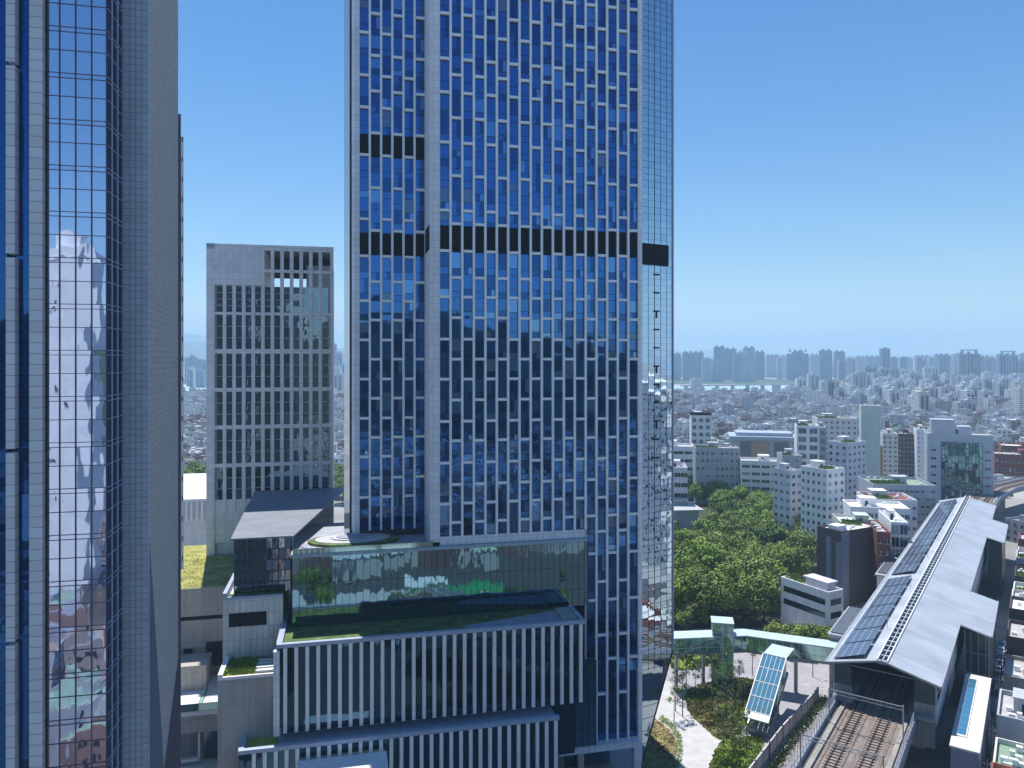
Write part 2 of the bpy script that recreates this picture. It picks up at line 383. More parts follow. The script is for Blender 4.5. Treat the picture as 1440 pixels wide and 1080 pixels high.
# glass cells as windows
wb0, wb1 = ZP(220, 153), ZP(188, 153)
wb2, wb3 = ZP(358, 153), ZP(327, 153)
GL6 = [G_tow, G_tow2, G_tow3, M_dark, M_mull, glass('tower glass with blind', (.12,.28,.5), 0, .5, (.16,.2,.26), base=.4)]
def add_cells(cl, bands, parts_left, rest, yback=.25):
    n = 0
    cl = sorted(cl, key=lambda c: -(c[3]-c[2]) if c[2] < 140 else 0)
    for (a, b, z0, z1, y) in cl:
        segs = [(z0, z1, None)]
        for (q0, q1) in bands:
            out = []
            for (s0, s1, mm) in segs:
                if mm is not None or q1 <= s0 or q0 >= s1: out.append((s0, s1, mm)); continue
                if q0 > s0: out.append((s0, q0, None))
                out.append((max(q0, s0), min(q1, s1), 3))
                if q1 < s1: out.append((q1, s1, None))
            segs = out
        tgt = MB() if n < parts_left and z0 < 140 else rest
        for (s0, s1, mm) in segs:
            if s1-s0 < .05: continue
            if mm == 3: tgt.box(a, b, y+.05, y+.2, s0, s1, 3); continue
            k = max(1, round((s1-s0)/4.07*1.0)); st = (s1-s0)/k
            for j in range(k):
                p0, p1 = s0+j*st, s0+(j+1)*st
                sub = [(p0, p0+st*.33), (p0+st*.33, p1)] if st > 2.6 else [(p0, p1)]
                for (u0, u1) in sub:
                    r = rr.random(); mi = 0 if r < .64 else (1 if r < .92 else (2 if r < .975 else 5))
                    o = tilt(rr, .004)
                    yy = y+.12
                    if rr.random() < .16 and b-a > 1:     # an opening light with its own frame
                        xm = a+(b-a)*.58
                        tgt.face([(a, yy+o[0], u0+.05), (xm-.03, yy+o[1], u0+.05), (xm-.03, yy+o[2], u1-.05), (a, yy+o[3], u1-.05)], mi)
                        tgt.face([(xm+.03, yy+o[1], u0+.05), (b, yy+o[0], u0+.05), (b, yy+o[3], u1-.05), (xm+.03, yy+o[2], u1-.05)], (mi+1) % 3)
                        tgt.box(xm-.03, xm+.03, yy-.03, yy+.03, u0+.05, u1-.05, 4)
                    else:
                        tgt.face([(a, yy+o[0], u0+.05), (b, yy+o[1], u0+.05), (b, yy+o[2], u1-.05), (a, yy+o[3], u1-.05)], mi)
                    tgt.box(a, b, yy-.04, yy+.03, u1-.05, u1+.05, 4)
        if tgt is not rest:
            tgt.build('window', GL6, tw); n += 1
    return n
rest = MB()
n1 = add_cells(cells, [(zband0, zband1)], 78, rest)
n2 = add_cells(wcells, [(wb0, wb1), (wb2, wb3)], 22, rest)
ro = rest.build('window_glazing', GL6, tw); ro['kind'] = 'stuff'
# dark louvre patch on the return wall
db = MB(); zl0, zl1 = T.z(600, 356, 7), T.z(600, 322, 7); db.box(-.05, .02, 1.2, 8.5, zl0, zl1)
db.build('louvre', M_dark, tw)
# oblique corner of paler glass on the right
cg = MB()
def chp(t, z, off=0): return (xB+chx*t+chy*off, chy*t-chx*off, z)
fl = [zcut+k*1.36 for k in range(int((ZTOP-zcut)/1.36)+1)]
ncol = 5; ts = [tl+(te-tl)*k/ncol for k in range(ncol+1)]
for k in range(len(fl)-1):
    for j in range(ncol):
        o = tilt(rr, .006)
        cg.face([chp(ts[j], fl[k], o[0]), chp(ts[j+1], fl[k], o[1]), chp(ts[j+1], fl[k+1], o[2]), chp(ts[j], fl[k+1], o[3])], 0)
# tapering foot of the corner
nf = 17; zl = 4.0
for k in range(nf):
    za, zb_ = zl+(zcut-zl)*k/nf, zl+(zcut-zl)*(k+1)/nf
    ta, tb = tl+(te-tl)*k/nf, tl+(te-tl)*(k+1)/nf
    if k == 0: cg.face([chp(tl, za), chp(tb, zb_), chp(tl, zb_)], 0)
    else: cg.face([chp(tl, za), chp(ta, za), chp(tb, zb_), chp(tl, zb_)], 0)
cg.build('corner_glazing', G_side, tw)
cm = MB()
for k in range(len(fl)): cm.bar(chp(tl, fl[k], .05), chp(te, fl[k], .05), .022)
for t in ts[1:-1]: cm.bar(chp(t, zcut-3, .05), chp(t, ZTOP, .05), .025 if t != ts[2] else .04)
for k in range(1, nf, 2):
    z = zl+(zcut-zl)*k/nf; cm.bar(chp(tl, z, .05), chp(tl+(te-tl)*k/nf, z, .05), .03)
cm.bar(chp(tl, zl, .06), chp(te, zcut, .06), .12)
cm.build('corner_mullion', M_mull, tw)
ce = MB(); ce.bar(chp(te, zcut, .05), chp(te, ZTOP, .05), .22); ce.build('corner_edge', M_beam, tw)
cb = MB(); zq0, zq1 = T.z(922, 372), T.z(922, 342)
mid = tl+(te-tl)*.36
for (ta, tb) in ((tl+.1, mid-.12), (mid+.12, tl+(te-tl)*.84)):
    cb.prism([chp(ta, 0, .02)[:2], chp(tb, 0, .02)[:2], chp(tb, 0, .25)[:2], chp(ta, 0, .25)[:2]], zq0, zq1)
cb.build('corner_louvre', M_dark, tw)
for k in range(11):
    cv = MB()                                        # dark open vents up the corner
    z = T.z(922, 386+k*26.0)
    if z < zcut+2: break
    cv.prism([chp(mid+.1, 0, .03)[:2], chp(mid+1.6, 0, .03)[:2], chp(mid+1.6, 0, .14)[:2], chp(mid+.1, 0, .14)[:2]], z, z+.32)
    if k % 3 == 2: cv.prism([chp(mid+.7, 0, .03)[:2], chp(mid+1.0, 0, .03)[:2], chp(mid+1.0, 0, .14)[:2], chp(mid+.7, 0, .14)[:2]], z-1.3, z)
    cv.build('corner_vent', M_dark, tw)
# open base of the leg
bs = MB()
bs.box(xB-1.5, xB+.02, -1.6, .28, 0, zbot_low-1.26); bs.box(T.hit(812,8), T.hit(820,8), 7.4, 8.6, 0, zbot_low-1.3)
bs.build('base_column', M_alu, tw)
bg_ = MB(); bg_.box(T.hit(800, 6), xB-3, 9, 9.3, 0, zbot_low-1.3); bg_.build('lobby_glass', G_pod, tw)
sf = MB(); sf.box(xbl+.3, xB-.3, .31, 30, zbot_low-1.2, zbot_low-.1); sf.build('soffit', M_beam, tw)

# ------------------------------------------------------------------ podium
pd = thing('podium_building', 'glass and white fin podium with green roof terraces at the tower foot', 'podium', (T.ox, T.oy, 0), T.rz)
YB = -1.0
bx0, bx1 = T.hit(411, YB), T.hit(822, YB)
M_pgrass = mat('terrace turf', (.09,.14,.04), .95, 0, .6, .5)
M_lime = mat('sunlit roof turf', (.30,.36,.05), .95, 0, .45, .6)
M_deckp = mat('terrace stone', (.36,.36,.44), .8, 0, .12, .5, grid=(.9,.9,'flat'), gcol=(.15,.15,.2), gw=.03)
# upper glass hall
ub = MB(); ub.box(bx0+.2, bx1+1, YB+.5, 27, 37.9, 50.6); ub.build('hall_core', MATS['tower core'], pd)
ug = MB(); npan = 44; pw = (bx1-bx0)/npan
zz = [38.0, 41.3, 45.9, 50.9]
for i in range(npan):
    for k in range(3):
        o = tilt(rr, .0035)
        a, b = bx0+i*pw, bx0+(i+1)*pw
        ug.face([(a, YB+o[0], zz[k]), (b, YB+o[1], zz[k]), (b, YB+o[2], zz[k+1]), (a, YB+o[3], zz[k+1])])
ug.build('hall_glazing', G_pod, pd)
um = MB()
for i in range(0, npan+1): um.box(bx0+i*pw-.035, bx0+i*pw+.035, YB-.07, YB+.05, 38, 50.9)
for z in zz[1:3]: um.box(bx0, bx1, YB-.05, YB+.04, z-.03, z+.03)
um.build('hall_mullion', M_mull, pd)
ue = MB(); ue.box(bx0-.3, bx1+.5, YB-.35, YB+.5, 50.92, 51.5); ue.box(bx0-.3, bx0+.5, YB+.51, 26, 50.92, 51.5)
ue.build('roof_edge', mat('pale teal edge', (.33,.43,.50), .4, .2), pd)
rg = MB()
for k in range(26):
    xx = bx0+.1+k*1.0
    rg.box(xx, xx+.96, YB-.05, YB, 51.5, 52.5)
rgo = rg.build('glass_balustrade', G_mint, pd)
# roof garden before the wing
rf = MB(); rf.box(bx0+.51, 1.5, YB+.51, 26, 50.7, 51.2); rf.build('roof_terrace', mat('roof terrace paving', (.33,.36,.42), .7, 0, .15, .4), pd)
def disc(cx, cy, rx, ry, z0, z1, n=40, a0=0, a1=2*pi): return [(cx+rx*cos(a0+(a1-a0)*i/n), cy+ry*sin(a0+(a1-a0)*i/n)) for i in range(n)]
ry_ = MB(); cxr, cyr = T.hit(494, 10), 8.2
ry_.prism(disc(cxr+1, cyr-1.2, 11.0, 6.2, 0, 0), 51.22, 51.35, 2); ry_.prism(disc(cxr+.6, cyr-.6, 9.0, 5.0, 0, 0), 51.36, 51.8, 1); ry_.prism(disc(cxr+.3, cyr, 7.4, 4.1, 0, 0), 51.81, 51.85, 0)
ry_.prism(disc(cxr+.2, cyr+.4, 4.2, 2.8, 0, 0), 51.86, 52.05, 0); ry_.prism(disc(cxr+.2, cyr+.4, 3.1, 2.0, 0, 0), 52.06, 52.2, 2)
ry_.build('roof_garden_steps', [mat('garden ring stone', (.46,.46,.48), .7), M_pgrass, M_deckp], pd)
def hedge(mb, x0, x1, y0, y1, z0, z1, n, seed=1, nm=2, s=(.15,.34)):
    r2 = random.Random(seed)
    for _ in range(n):
        x, y = r2.uniform(x0, x1), r2.uniform(y0, y1); z = z0+(z1-z0)*(r2.random()**.6); a = r2.uniform(0, 6.28); q = r2.uniform(*s)
        c, d = cos(a)*q, sin(a)*q
        mb.face([(x-c, y-d, z-q*.3), (x+c, y+d, z-q*.3), (x+c*.5-d*.4, y+d*.5+c*.4, z+q), (x-c*.5, y-d*.5, z+q*.8)], r2.randrange(nm))
hg = MB(); r2 = random.Random(3)
for _ in range(1500):
    a = r2.uniform(pi*.95, pi*2.05); q = r2.uniform(.86, 1.0); x, y = cxr+.6+9*q*cos(a), cyr-.6+5*q*sin(a); hedge(hg, x, x+.01, y, y+.01, 51.8, 52.5, 1, _, 2)
hedge(hg, T.hit(545,5), T.hit(600,5), 3, 4.5, 51.2, 52.3, 500, 1); hedge(hg, bx0+2, T.hit(475,4), 1.5, 3.0, 51.2, 51.9, 500, 2)
hedge(hg, T.hit(475,12), T.hit(502,12), 9.2, 10.6, 51.2, 52.4, 300, 3); hedge(hg, T.hit(572,9), T.hit(596,9), 8.2, 10.2, 51.2, 52.6, 400, 4)
tag(hg.build('roof_shrubs', [L_c, L_b]), 'low dark hedges planted on the curved roof garden', 'hedge')
# middle block with white fins
YU = -10.7; ux0, ux1 = T.hit(389, YU), T.hit(822, YU)
mb_ = MB(); mb_.box(ux0+.3, ux1-.1, YU+.6, 17, 24, 37.7); mb_.build('middle_core', MATS['tower core'], pd)
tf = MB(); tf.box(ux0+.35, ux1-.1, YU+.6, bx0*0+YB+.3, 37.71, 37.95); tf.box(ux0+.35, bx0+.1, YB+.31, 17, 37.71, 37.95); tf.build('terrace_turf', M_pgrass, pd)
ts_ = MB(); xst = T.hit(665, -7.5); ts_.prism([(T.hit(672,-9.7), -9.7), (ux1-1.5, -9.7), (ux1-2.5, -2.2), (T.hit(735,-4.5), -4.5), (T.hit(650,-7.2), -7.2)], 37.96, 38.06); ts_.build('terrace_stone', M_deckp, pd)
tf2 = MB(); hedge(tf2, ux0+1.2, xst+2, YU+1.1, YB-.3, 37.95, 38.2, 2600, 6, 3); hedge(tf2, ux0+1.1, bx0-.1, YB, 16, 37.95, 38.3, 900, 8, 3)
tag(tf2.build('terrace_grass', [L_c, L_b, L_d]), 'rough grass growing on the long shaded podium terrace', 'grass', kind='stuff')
pe = MB(); pe.box(ux0, ux1+.1, YU-.3, YU+.55, 38.0, 38.65); pe.box(ux0-.1, ux0+.9, YU+.56, 17.5, 37.6, 38.66); pe.box(ux1-.7, ux1+.1, YU+.56, -2, 37.6, 38.64)
pe.build('parapet', M_beam, pd)
sb = MB(); xs0 = T.hit(800, -3); sb.box(ux1-3.6, ux1-.8, -9, -2.5, 38.0, 38.5); sb.build('bench_wall', mat('pale green stone', (.33,.38,.34), .7), pd)
np2 = 60; pw2 = (ux1-ux0)/np2
mg = MB()
for i in range(np2):
    for (za, zb2) in ((24.0, 28.4), (28.4, 32.9), (32.9, 37.99)):
        o = tilt(rr, .007); a, b = ux0+i*pw2, ux0+(i+1)*pw2
        mg.face([(a, YU+.3+o[0], za), (b, YU+.3+o[1], za), (b, YU+.3+o[2], zb2), (a, YU+.3+o[3], zb2)])
mg.build('middle_glazing', G_fin, pd)
nfin = 30; f0, f1 = T.hit(401, YU-.3), T.hit(817, YU-.3)
M_fin = mat('pinkish white fin', (.88,.86,.85), .5, 0, .05, .4, streak=.12)
fin = MB(); fin.box(-.31, .31, -.34, .2, 23.3, 37.95); fm = fin.mesh('fin', M_fin)
def add_fins(x0, x1, n, y, mesh, par, dz=0):
    for i in range(n):
        o = bpy.data.objects.new('fin', mesh); COL.objects.link(o); o.parent = par; o.location = (x0+(x1-x0)*i/(n-1), y, dz)
add_fins(f0, f1, nfin, YU, fm, pd)
cp = MB(); cp.box(ux0-.5, ux0+.5, YU-.5, YU+.59, 23.0, 37.55); cp.build('corner_post', MATS['pale panel cladding'], pd)
# recessed glass storey between
rc = MB(); rc.box(ux0+1.5, ux1-1.0, -7.2, 10, 12, 23.9)
rc.build('recess_core', MATS['tower core'], pd)
rg2 = MB(); xr0, xr1 = ux0+1.3, ux1-.9
for i in range(34):
    a, b = xr0+(xr1-xr0)*i/34, xr0+(xr1-xr0)*(i+1)/34
    for (za, zb2) in ((12, 16), (16, 20), (20, 23.95)):
        o = tilt(rr, .007)
        rg2.face([(a, -7.5+o[0], za), (b, -7.5+o[1], za), (b, -7.5+o[2], zb2), (a, -7.5+o[3], zb2)])
rg2.build('recess_glazing', G_fin, pd)
bz0, bz1 = T.hit(770, -1.6), T.hit(838, -1.6)
b_ = MB(); zl_ = [zbot_low+.02, 13.5, 18.5, 23.5, 27.0]
for i in range(7):
    for k in range(4):
        a, b = bz0+(bz1-bz0)*i/7, bz0+(bz1-bz0)*(i+1)/7; o = tilt(rr, .007)
        b_.face([(a, -1.6+o[0], zl_[k]), (b, -1.6+o[1], zl_[k]), (b, -1.6+o[2], zl_[k+1]), (a, -1.6+o[3], zl_[k+1])])
b_.build('base_glazing', G_pod, pd)
b_ = MB()
for i in range(8): xx = bz0+(bz1-bz0)*i/7; b_.box(xx-.05, xx+.05, -1.75, -1.5, zbot_low, 27)
for z in zl_[1:]: b_.box(bz0, bz1, -1.72, -1.5, z-.06, z+.06)
b_.build('base_mullion', M_mull, pd)
b_ = MB(); b_.box(bz0, bz1-.1, -1.2, 8, zbot_low+.1, 26.9); b_.build('base_core', MATS['tower core'], pd)
# lower block with fins
YL = -13.7; lx0, lx1 = T.hit(335, YL), T.hit(785.5, YL)
lb = MB(); lb.box(lx0+.3, lx1-.1, YL+.6, -7.6, 0, 21.6); lb.box(lx0+.3, ux0+1.2, -7.59, 0, 0, 21.6)
lb.box(ux0+1.4, lx1-.2, -6.5, 30, 0, 11.9)
lb.build('lower_core', MATS['tower core'], pd)
lp = MB(); lp.box(lx0, lx1+.1, YL-.3, YL+.55, 21.95, 22.6); lp.box(lx0-.1, lx0+.8, YL+.56, 0, 21.5, 22.6); lp.build('lower_parapet', M_beam, pd)
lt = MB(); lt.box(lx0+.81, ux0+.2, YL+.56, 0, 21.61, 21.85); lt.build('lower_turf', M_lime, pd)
lr = MB(); lr.box(ux0+.21, lx1, YL+.56, -7.6, 21.61, 21.84); lr.build('lower_roof', M_beam, pd)
lg = MB(); npl = 62
for i in range(npl):
    a, b = lx0+(lx1-lx0)*i/npl, lx0+(lx1-lx0)*(i+1)/npl
    for (za, zb2) in ((0, 6), (6, 12), (12, 17), (17, 21.94)):
        o = tilt(rr, .007)
        lg.face([(a, YL+.3+o[0], za), (b, YL+.3+o[1], za), (b, YL+.3+o[2], zb2), (a, YL+.3+o[3], zb2)])
lg.build('lower_glazing', G_fin, pd)
fin2 = MB(); fin2.box(-.31, .31, -.34, .2, 1.0, 21.9); fm2 = fin2.mesh('fin', M_fin)
add_fins(T.hit(357, YL-.3), T.hit(782, YL-.3), 31, YL, fm2, pd)
# entrance canopy below
YC = -22.0; cx_a, cx_b = T.hit(415, YC), T.hit(547, YC)
cn = MB(); zc = T.z(480, 1068, YL-2); cn.box(cx_a, cx_b, YC, YL-.9, zc-.8, zc, 0, 1); cn.build('entrance_canopy', [M_beam, M_alu_tile], pd)
# ------------------------------------------------------------------ terraced annex left of the podium
an = thing('terraced_annex', 'beige stepped annex with turfed roofs between the left tower and podium', 'annex', (T.ox, T.oy, 0), T.rz)
M_beige = mat('beige panel wall', (.48,.44,.40), .75, 0, .06, .4, grid=(1.5,3.6), gcol=(.2,.18,.17), gw=.03, streak=.15)
M_gwall = mat('grey panel wall', (.42,.40,.40), .75, 0, .06, .4, grid=(1.2,4.0), gcol=(.18,.18,.18), gw=.03, streak=.15)
M_twall = mat('pale ribbed tile wall', (.74,.74,.71), .6, 0, .05, .4, grid=(1.0,2.4), gcol=(.36,.36,.36), gw=.05, streak=.2)
M_slate = mat('slate grey roof', (.20,.225,.27), .6, 0, .12, .3, grid=(40,.9,'flat'), gcol=(.12,.13,.16), gw=.04)
vx0, vx1 = T.hit(313, 0), ux0+.2
ZV = 43.5
v = MB(); v.box(vx0, vx1, 0, 12, 0, ZV); v.build('tile_wall', M_twall, an)
v = MB(); v.box(vx0+.9, vx1, .6, 2.9, ZV+.01, ZV+.25); v.build('strip_turf', M_pgrass, an)
v = MB(); v.box(vx0, vx0+.7, .0, 45, ZV+.01, ZV+1.3); v.box(vx0+.71, vx1, 0, .4, ZV+.01, ZV+.5); v.build('annex_parapet', M_beam, an)
v = MB(); v.box(T.hit(322,0), T.hit(375,0), -.06, .1, T.z(350,880), T.z(350,861)); v.build('louvre', M_dark, an)
YA = 3.0
ax0, ax1 = T.hit(329, YA), T.hit(409, YA)
v = MB(); v.box(ax0, ax1+.2, YA+.5, 46, ZV+.02, 53.7); v.build('atrium_core', M_slate, an)
v = MB(); 
for i in range(9):
    for k in range(5):
        a, b = ax0+(ax1-ax0)*i/9, ax0+(ax1-ax0)*(i+1)/9; za, zb2 = ZV+.05+k*2.05, ZV+.05+(k+1)*2.05
        o = tilt(rr, .008); v.face([(a, YA+.3+o[0], za), (b, YA+.3+o[1], za), (b, YA+.3+o[2], zb2), (a, YA+.3+o[3], zb2)])
v.build('atrium_glazing', G_side, an)
v = MB()
for i in range(10): xx = ax0+(ax1-ax0)*i/9; v.box(xx-(.1 if i % 2 else .05), xx+(.1 if i % 2 else .05), YA+.05, YA+.35, ZV, 53.8)
for k in range(6): v.box(ax0, ax1, YA+.08, YA+.34, ZV+k*2.05, ZV+.1+k*2.05)
v.build('atrium_mullion', M_mull, an)
rz0, rz1 = 54.1, 55.6
v = MB(); a, b = ax0-.6, T.hit(470, 46)
v.v = [(a,YA-.1,rz0-.3),(ax1+.5,YA-.1,rz0-.3),(b+3,46,rz1-.3),(a-.5,46,rz1-.3),(a,YA-.1,rz0),(ax1+.5,YA-.1,rz0),(b+3,46,rz1),(a-.5,46,rz1)]
v.f = [(0,3,2,1),(4,5,6,7),(0,1,5,4),(1,2,6,5),(2,3,7,6),(3,0,4,7)]; v.m = [0]*6
v.build('sloping_roof', M_slate, an)
# forward lower block with lime turf
yF = -8.6; wx0, wx1_ = T.hit(306, yF), ux0+.6
v = MB(); v.box(wx0, wx1_, yF, -.05, 0, 32.4); v.build('grey_wall', M_gwall, an)
v = MB(); v.box(wx0, wx0+.8, yF, -.1, 32.41, 33.4); v.box(wx0+.81, wx1_, yF, yF+.4, 32.41, 32.9); v.build('white_parapet', M_white, an)
v = MB(); v.box(wx0+.9, T.hit(364, yF+4), yF+.45, -.1, 32.42, 32.7); v.build('lime_turf', M_lime, an)
v = MB(); hedge(v, wx0+1, T.hit(363, yF+4), yF+.6, -.2, 32.7, 32.95, 700, 14, 2); v.build('turf_blades', [L_a, leafm('leaf lime', (.24,.28,.05))], an)
v = MB(); v.box(T.hit(364.5, yF+4), wx1_-.1, yF+.45, -.1, 32.42, 32.62)
for k in range(4): v.box(wx1_-4.5, wx1_-1.2, yF+1.2+k*1.5, yF+2.0+k*1.5, 32.7, 33.1, 1)
v.build('roof_deck', [mat('dark deck', (.12,.115,.12), .8), M_alu], an)
# left terraces
qx0, qx1 = -62.0, vx0-.05
def band(y, z0, z1, nm, m, x0=qx0, x1=qx1, d=.6): v = MB(); v.box(x0, x1, y, y+d, z0, z1); return v.build(nm, m, an)
v = MB(); v.box(qx0, qx1, 21.6, 60, 0, 39.4); v.build('upper_block', M_beige, an)
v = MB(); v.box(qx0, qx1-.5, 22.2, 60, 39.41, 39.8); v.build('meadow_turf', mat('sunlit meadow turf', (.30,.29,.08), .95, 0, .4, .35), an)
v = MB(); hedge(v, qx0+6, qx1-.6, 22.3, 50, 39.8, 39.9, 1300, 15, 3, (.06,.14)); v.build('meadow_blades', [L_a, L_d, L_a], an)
band(21.3, 34.1, 39.9, 'upper_band', M_beige, d=.29); band(21.2, 27.6, 33.3, 'second_band', M_beige, d=.39)
v = MB(); v.box(qx0, qx1, 21.4, 21.55, 33.3, 34.1); v.box(T.hit(258,21), T.hit(270,21), 21.0, 21.15, 24.2, 27.5); v.box(T.hit(290,21), qx1, 20.9, 21.15, 23.6, 28.6)
v.build('dark_opening', M_dark, an)
v = MB(); v.box(qx0, T.hit(290,14), 14, 20.8, 17, 26.6); v.build('low_wall', M_beige, an)
v = MB(); v.box(qx0, qx1-.1, 4.5, 20.9, 20.9, 21.7); v.build('balcony_slab', M_white, an)
v = MB(); v.box(qx0, qx1-.1, 4.6, 4.75, 21.71, 23.1); v.box(T.hit(285,9), T.hit(285,9)+.12, 4.8, 13.9, 21.71, 23.2); v.build('balustrade', G_mint, an)
v = MB(); v.box(qx0, qx1-.05, 4.8, 5.6, 17.6, 20.89); v.build('balcony_wall', M_gwall, an)
v = MB(); v.box(qx0, qx1, 9, 9.5, 0, 20.8); v.build('inner_wall', M_gwall, an)
v = MB(); fx0, fx1 = T.hit(249,4.5), T.hit(281,4.5)
v.box(fx0-2, fx0, 4.4, 5.2, 12.4, 17.6); v.box(fx1-.3, fx1, 4.4, 5.2, 12.4, 17.6); v.box(fx0, fx1, 4.4, 5.2, 12.4, 12.9); v.build('white_frame', M_white, an)
v = MB(); v.box(qx0, wx0-.1, 1.5, 2.5, 9.0, 11.6); v.box(qx0, wx0-.1, 2.5, 9, 11.0, 11.6); v.build('lower_slab', M_twall, an)
v = MB(); v.box(fx1+.3, qx1, 6.5, 6.8, 11.7, 17.5); v.box(qx0, wx0, 5.5, 5.8, 0, 8.9); v.build('dark_glazing', G_gen, an)
v = MB()
for k in range(5): xx = T.hit(238+k*16, 2); v.box(xx-.1, xx+.1, 1.8, 2.2, 0, 9)
v.build('slim_post', M_white, an)

# ------------------------------------------------------------------ white framed building behind
W = Frame(*T.w(0, 48.7), 77.4)
wf = thing('framed_office', 'pale square office block with tall window grid and open rooftop frame', 'office', (W.ox, W.oy, 0), W.rz)
def wx(px): return W.hit(px)
def wz(px, py): return W.z(px, py)
a0, a1 = wx(290.5), wx(469); ztopw = W.z(380, 345)
colpx = [302.5+13.45*k for k in range(13)]           # bay edges
rows = [(443, 491), (497, 545), (550, 597), (602, 650), (655, 700)]
fr = MB(); M_wf = mat('pale frame cladding', (.84,.85,.87), .55, 0, .05, .3, grid=(1.6,1.6), gcol=(.42,.45,.5), gw=.03)
zmidw = lambda py: W.z(380, py)
fr.box(a0, wx(302), -.4, .5, 39, ztopw)
fr.box(a0, a1, -.4, .5, zmidw(352.5), ztopw-.01)
fr.box(wx(302), wx(372), -.35, .5, zmidw(402), zmidw(352.6))
fr.box(wx(464.5), a1, -.4, .5, 39, zmidw(352.6))
for k in range(1, 12):
    px = colpx[k]+.0
    zt = zmidw(402) if px < 372 else zmidw(352.7)
    fr.box(wx(px-2.5), wx(px+2.5), -.33, .5, 50, zt)
fr.build('facade_frame', M_wf, wf)
bm = MB()
for (q0, q1) in ((439.5, 443), (491, 497), (545, 550), (597, 602), (650, 655)):
    bm.box(wx(302), wx(464.5), -.3, .45, zmidw(q1), zmidw(q0))
bm.box(wx(372), wx(464.5), -.25, .4, zmidw(383), zmidw(379)); bm.box(a0+.1, a1-.1, -.2, .45, zmidw(760), zmidw(700))
bm.build('floor_band', M_wf, wf)
G_w = glass('office glass', (.28,.40,.48), .04, .6, (.004,.012,.018), base=.6)
for k in range(12):
    for (q0, q1) in [(403, 439.5)]+rows:
        if colpx[k] > 455 and q0 == 403: continue
        b = MB(); xa_, xb_ = wx(colpx[k]+2.5), wx(colpx[k+1]-2.5); z0, z1 = zmidw(q1), zmidw(q0); n = 3 if q0 > 403 else 4
        for j in range(n):
            o = tilt(rr, .007)
            zz0, zz1 = z0+(z1-z0)*j/n, z0+(z1-z0)*(j+1)/n-.08
            b.face([(xa_, .15+o[0], zz0), (xb_, .15+o[1], zz0), (xb_, .15+o[2], zz1), (xa_, .15+o[3], zz1)], 0)
            b.box(xa_, xb_, .12, .3, zz1, zz1+.08, 1)
        b.build('window', [G_w, M_alu], wf)
# core: stays behind glass, leaves the top frame open
co = MB(); co.box(a0+.2, a1-.2, .6, 26, 0, zmidw(441)); co.box(a0+.2, wx(372), .61, 26, zmidw(440.9), ztopw-.3)
co.box(wx(428), a1-.2, 10, 25.9, zmidw(440.9), zmidw(365)); co.box(wx(372), wx(428), 18, 19, zmidw(440.9), zmidw(403))
co.build('core', M_wf, wf)
tp = MB(); tp.box(wx(372.2), a1-.3, .55, 17, ztopw-1.4, ztopw-.4)
for k in range(7): xx = wx(376+k*13.4); tp.box(xx-.15, xx+.15, 16.5, 17.1, zmidw(440), ztopw-1.4)
tp.build('rooftop_frame', mat('dark steel', (.07,.08,.10), .5, .3), wf)
tr = MB(); tr.box(wx(372.2), wx(464), 15.9, 16.2, zmidw(382), zmidw(353)); tr.build('rooftop_screen', MATS['dark steel'], wf)

# ------------------------------------------------------------------ left tower
LT = Frame((208-720)/FPX*72, 72.0, 77.4)
lw_ = thing('corner_tower', 'tall grey tiled tower with wavy mirror glass at the left edge', 'skyscraper', (LT.ox, LT.oy, 0), LT.rz)
ZT2 = 135.0; YG = -4.6
M_ltile = mat('blue grey tile face', (.42,.48,.56), .4, 0, .07, .3, grid=(.55,.66), gcol=(.16,.2,.27), gw=.03)
M_pier = mat('pier tile', (.62,.65,.70), .5, 0, .06, .3, grid=(30,.95), gcol=(.2,.22,.26), gw=.035)
M_brown = mat('rough brown stone', (.50,.47,.44), .85, 0, .22, 3.5, grid=(1.1,.62), gcol=(.2,.18,.17), gw=.02, bump=.5, bscale=4)
M_facet = mat('shaded blue facet', (.10,.125,.18), .55, 0, .15, .5)
t = MB(); t.box(LT.hit(150, 0)-.5, 0, 0, .6, 0, ZT2); t.build('tile_face', M_ltile, lw_)
gx0, gx1 = LT.hit(68, YG), LT.hit(150, YG)
gcols = [LT.hit(p, YG) for p in (60, 68, 84, 106.5, 129, 150)]
t = MB(); zref = LT.z(110, 46, YG); pitch = 4.1
levels = []
z = zref-40*pitch
while z < ZT2:
    if z > 0: levels += [z, z+.42, z+2.45]
    z += pitch
for j in range(1, 5):
    for k in range(len(levels)-1):
        o = tilt(rr, .0018)
        a, b = gcols[j], gcols[j+1]
        t.face([(a, YG+o[0], levels[k]), (b, YG+o[1], levels[k]), (b, YG+o[2], levels[k+1]), (a, YG+o[3], levels[k+1])])
t.build('curtain_glazing', G_left, lw_)
t = MB()
M_mpurple = mat('violet grey mullion', (.10,.07,.12), .35, .4)
for k, zz_ in enumerate(levels): t.box(gcols[0], gcols[5], YG-.06, YG+.04, zz_-.03, zz_+.03)
for x in gcols[1:]: t.box(x-.045, x+.045, YG-.1, YG+.05, 0, ZT2)
t.build('curtain_mullion', M_mpurple, lw_)
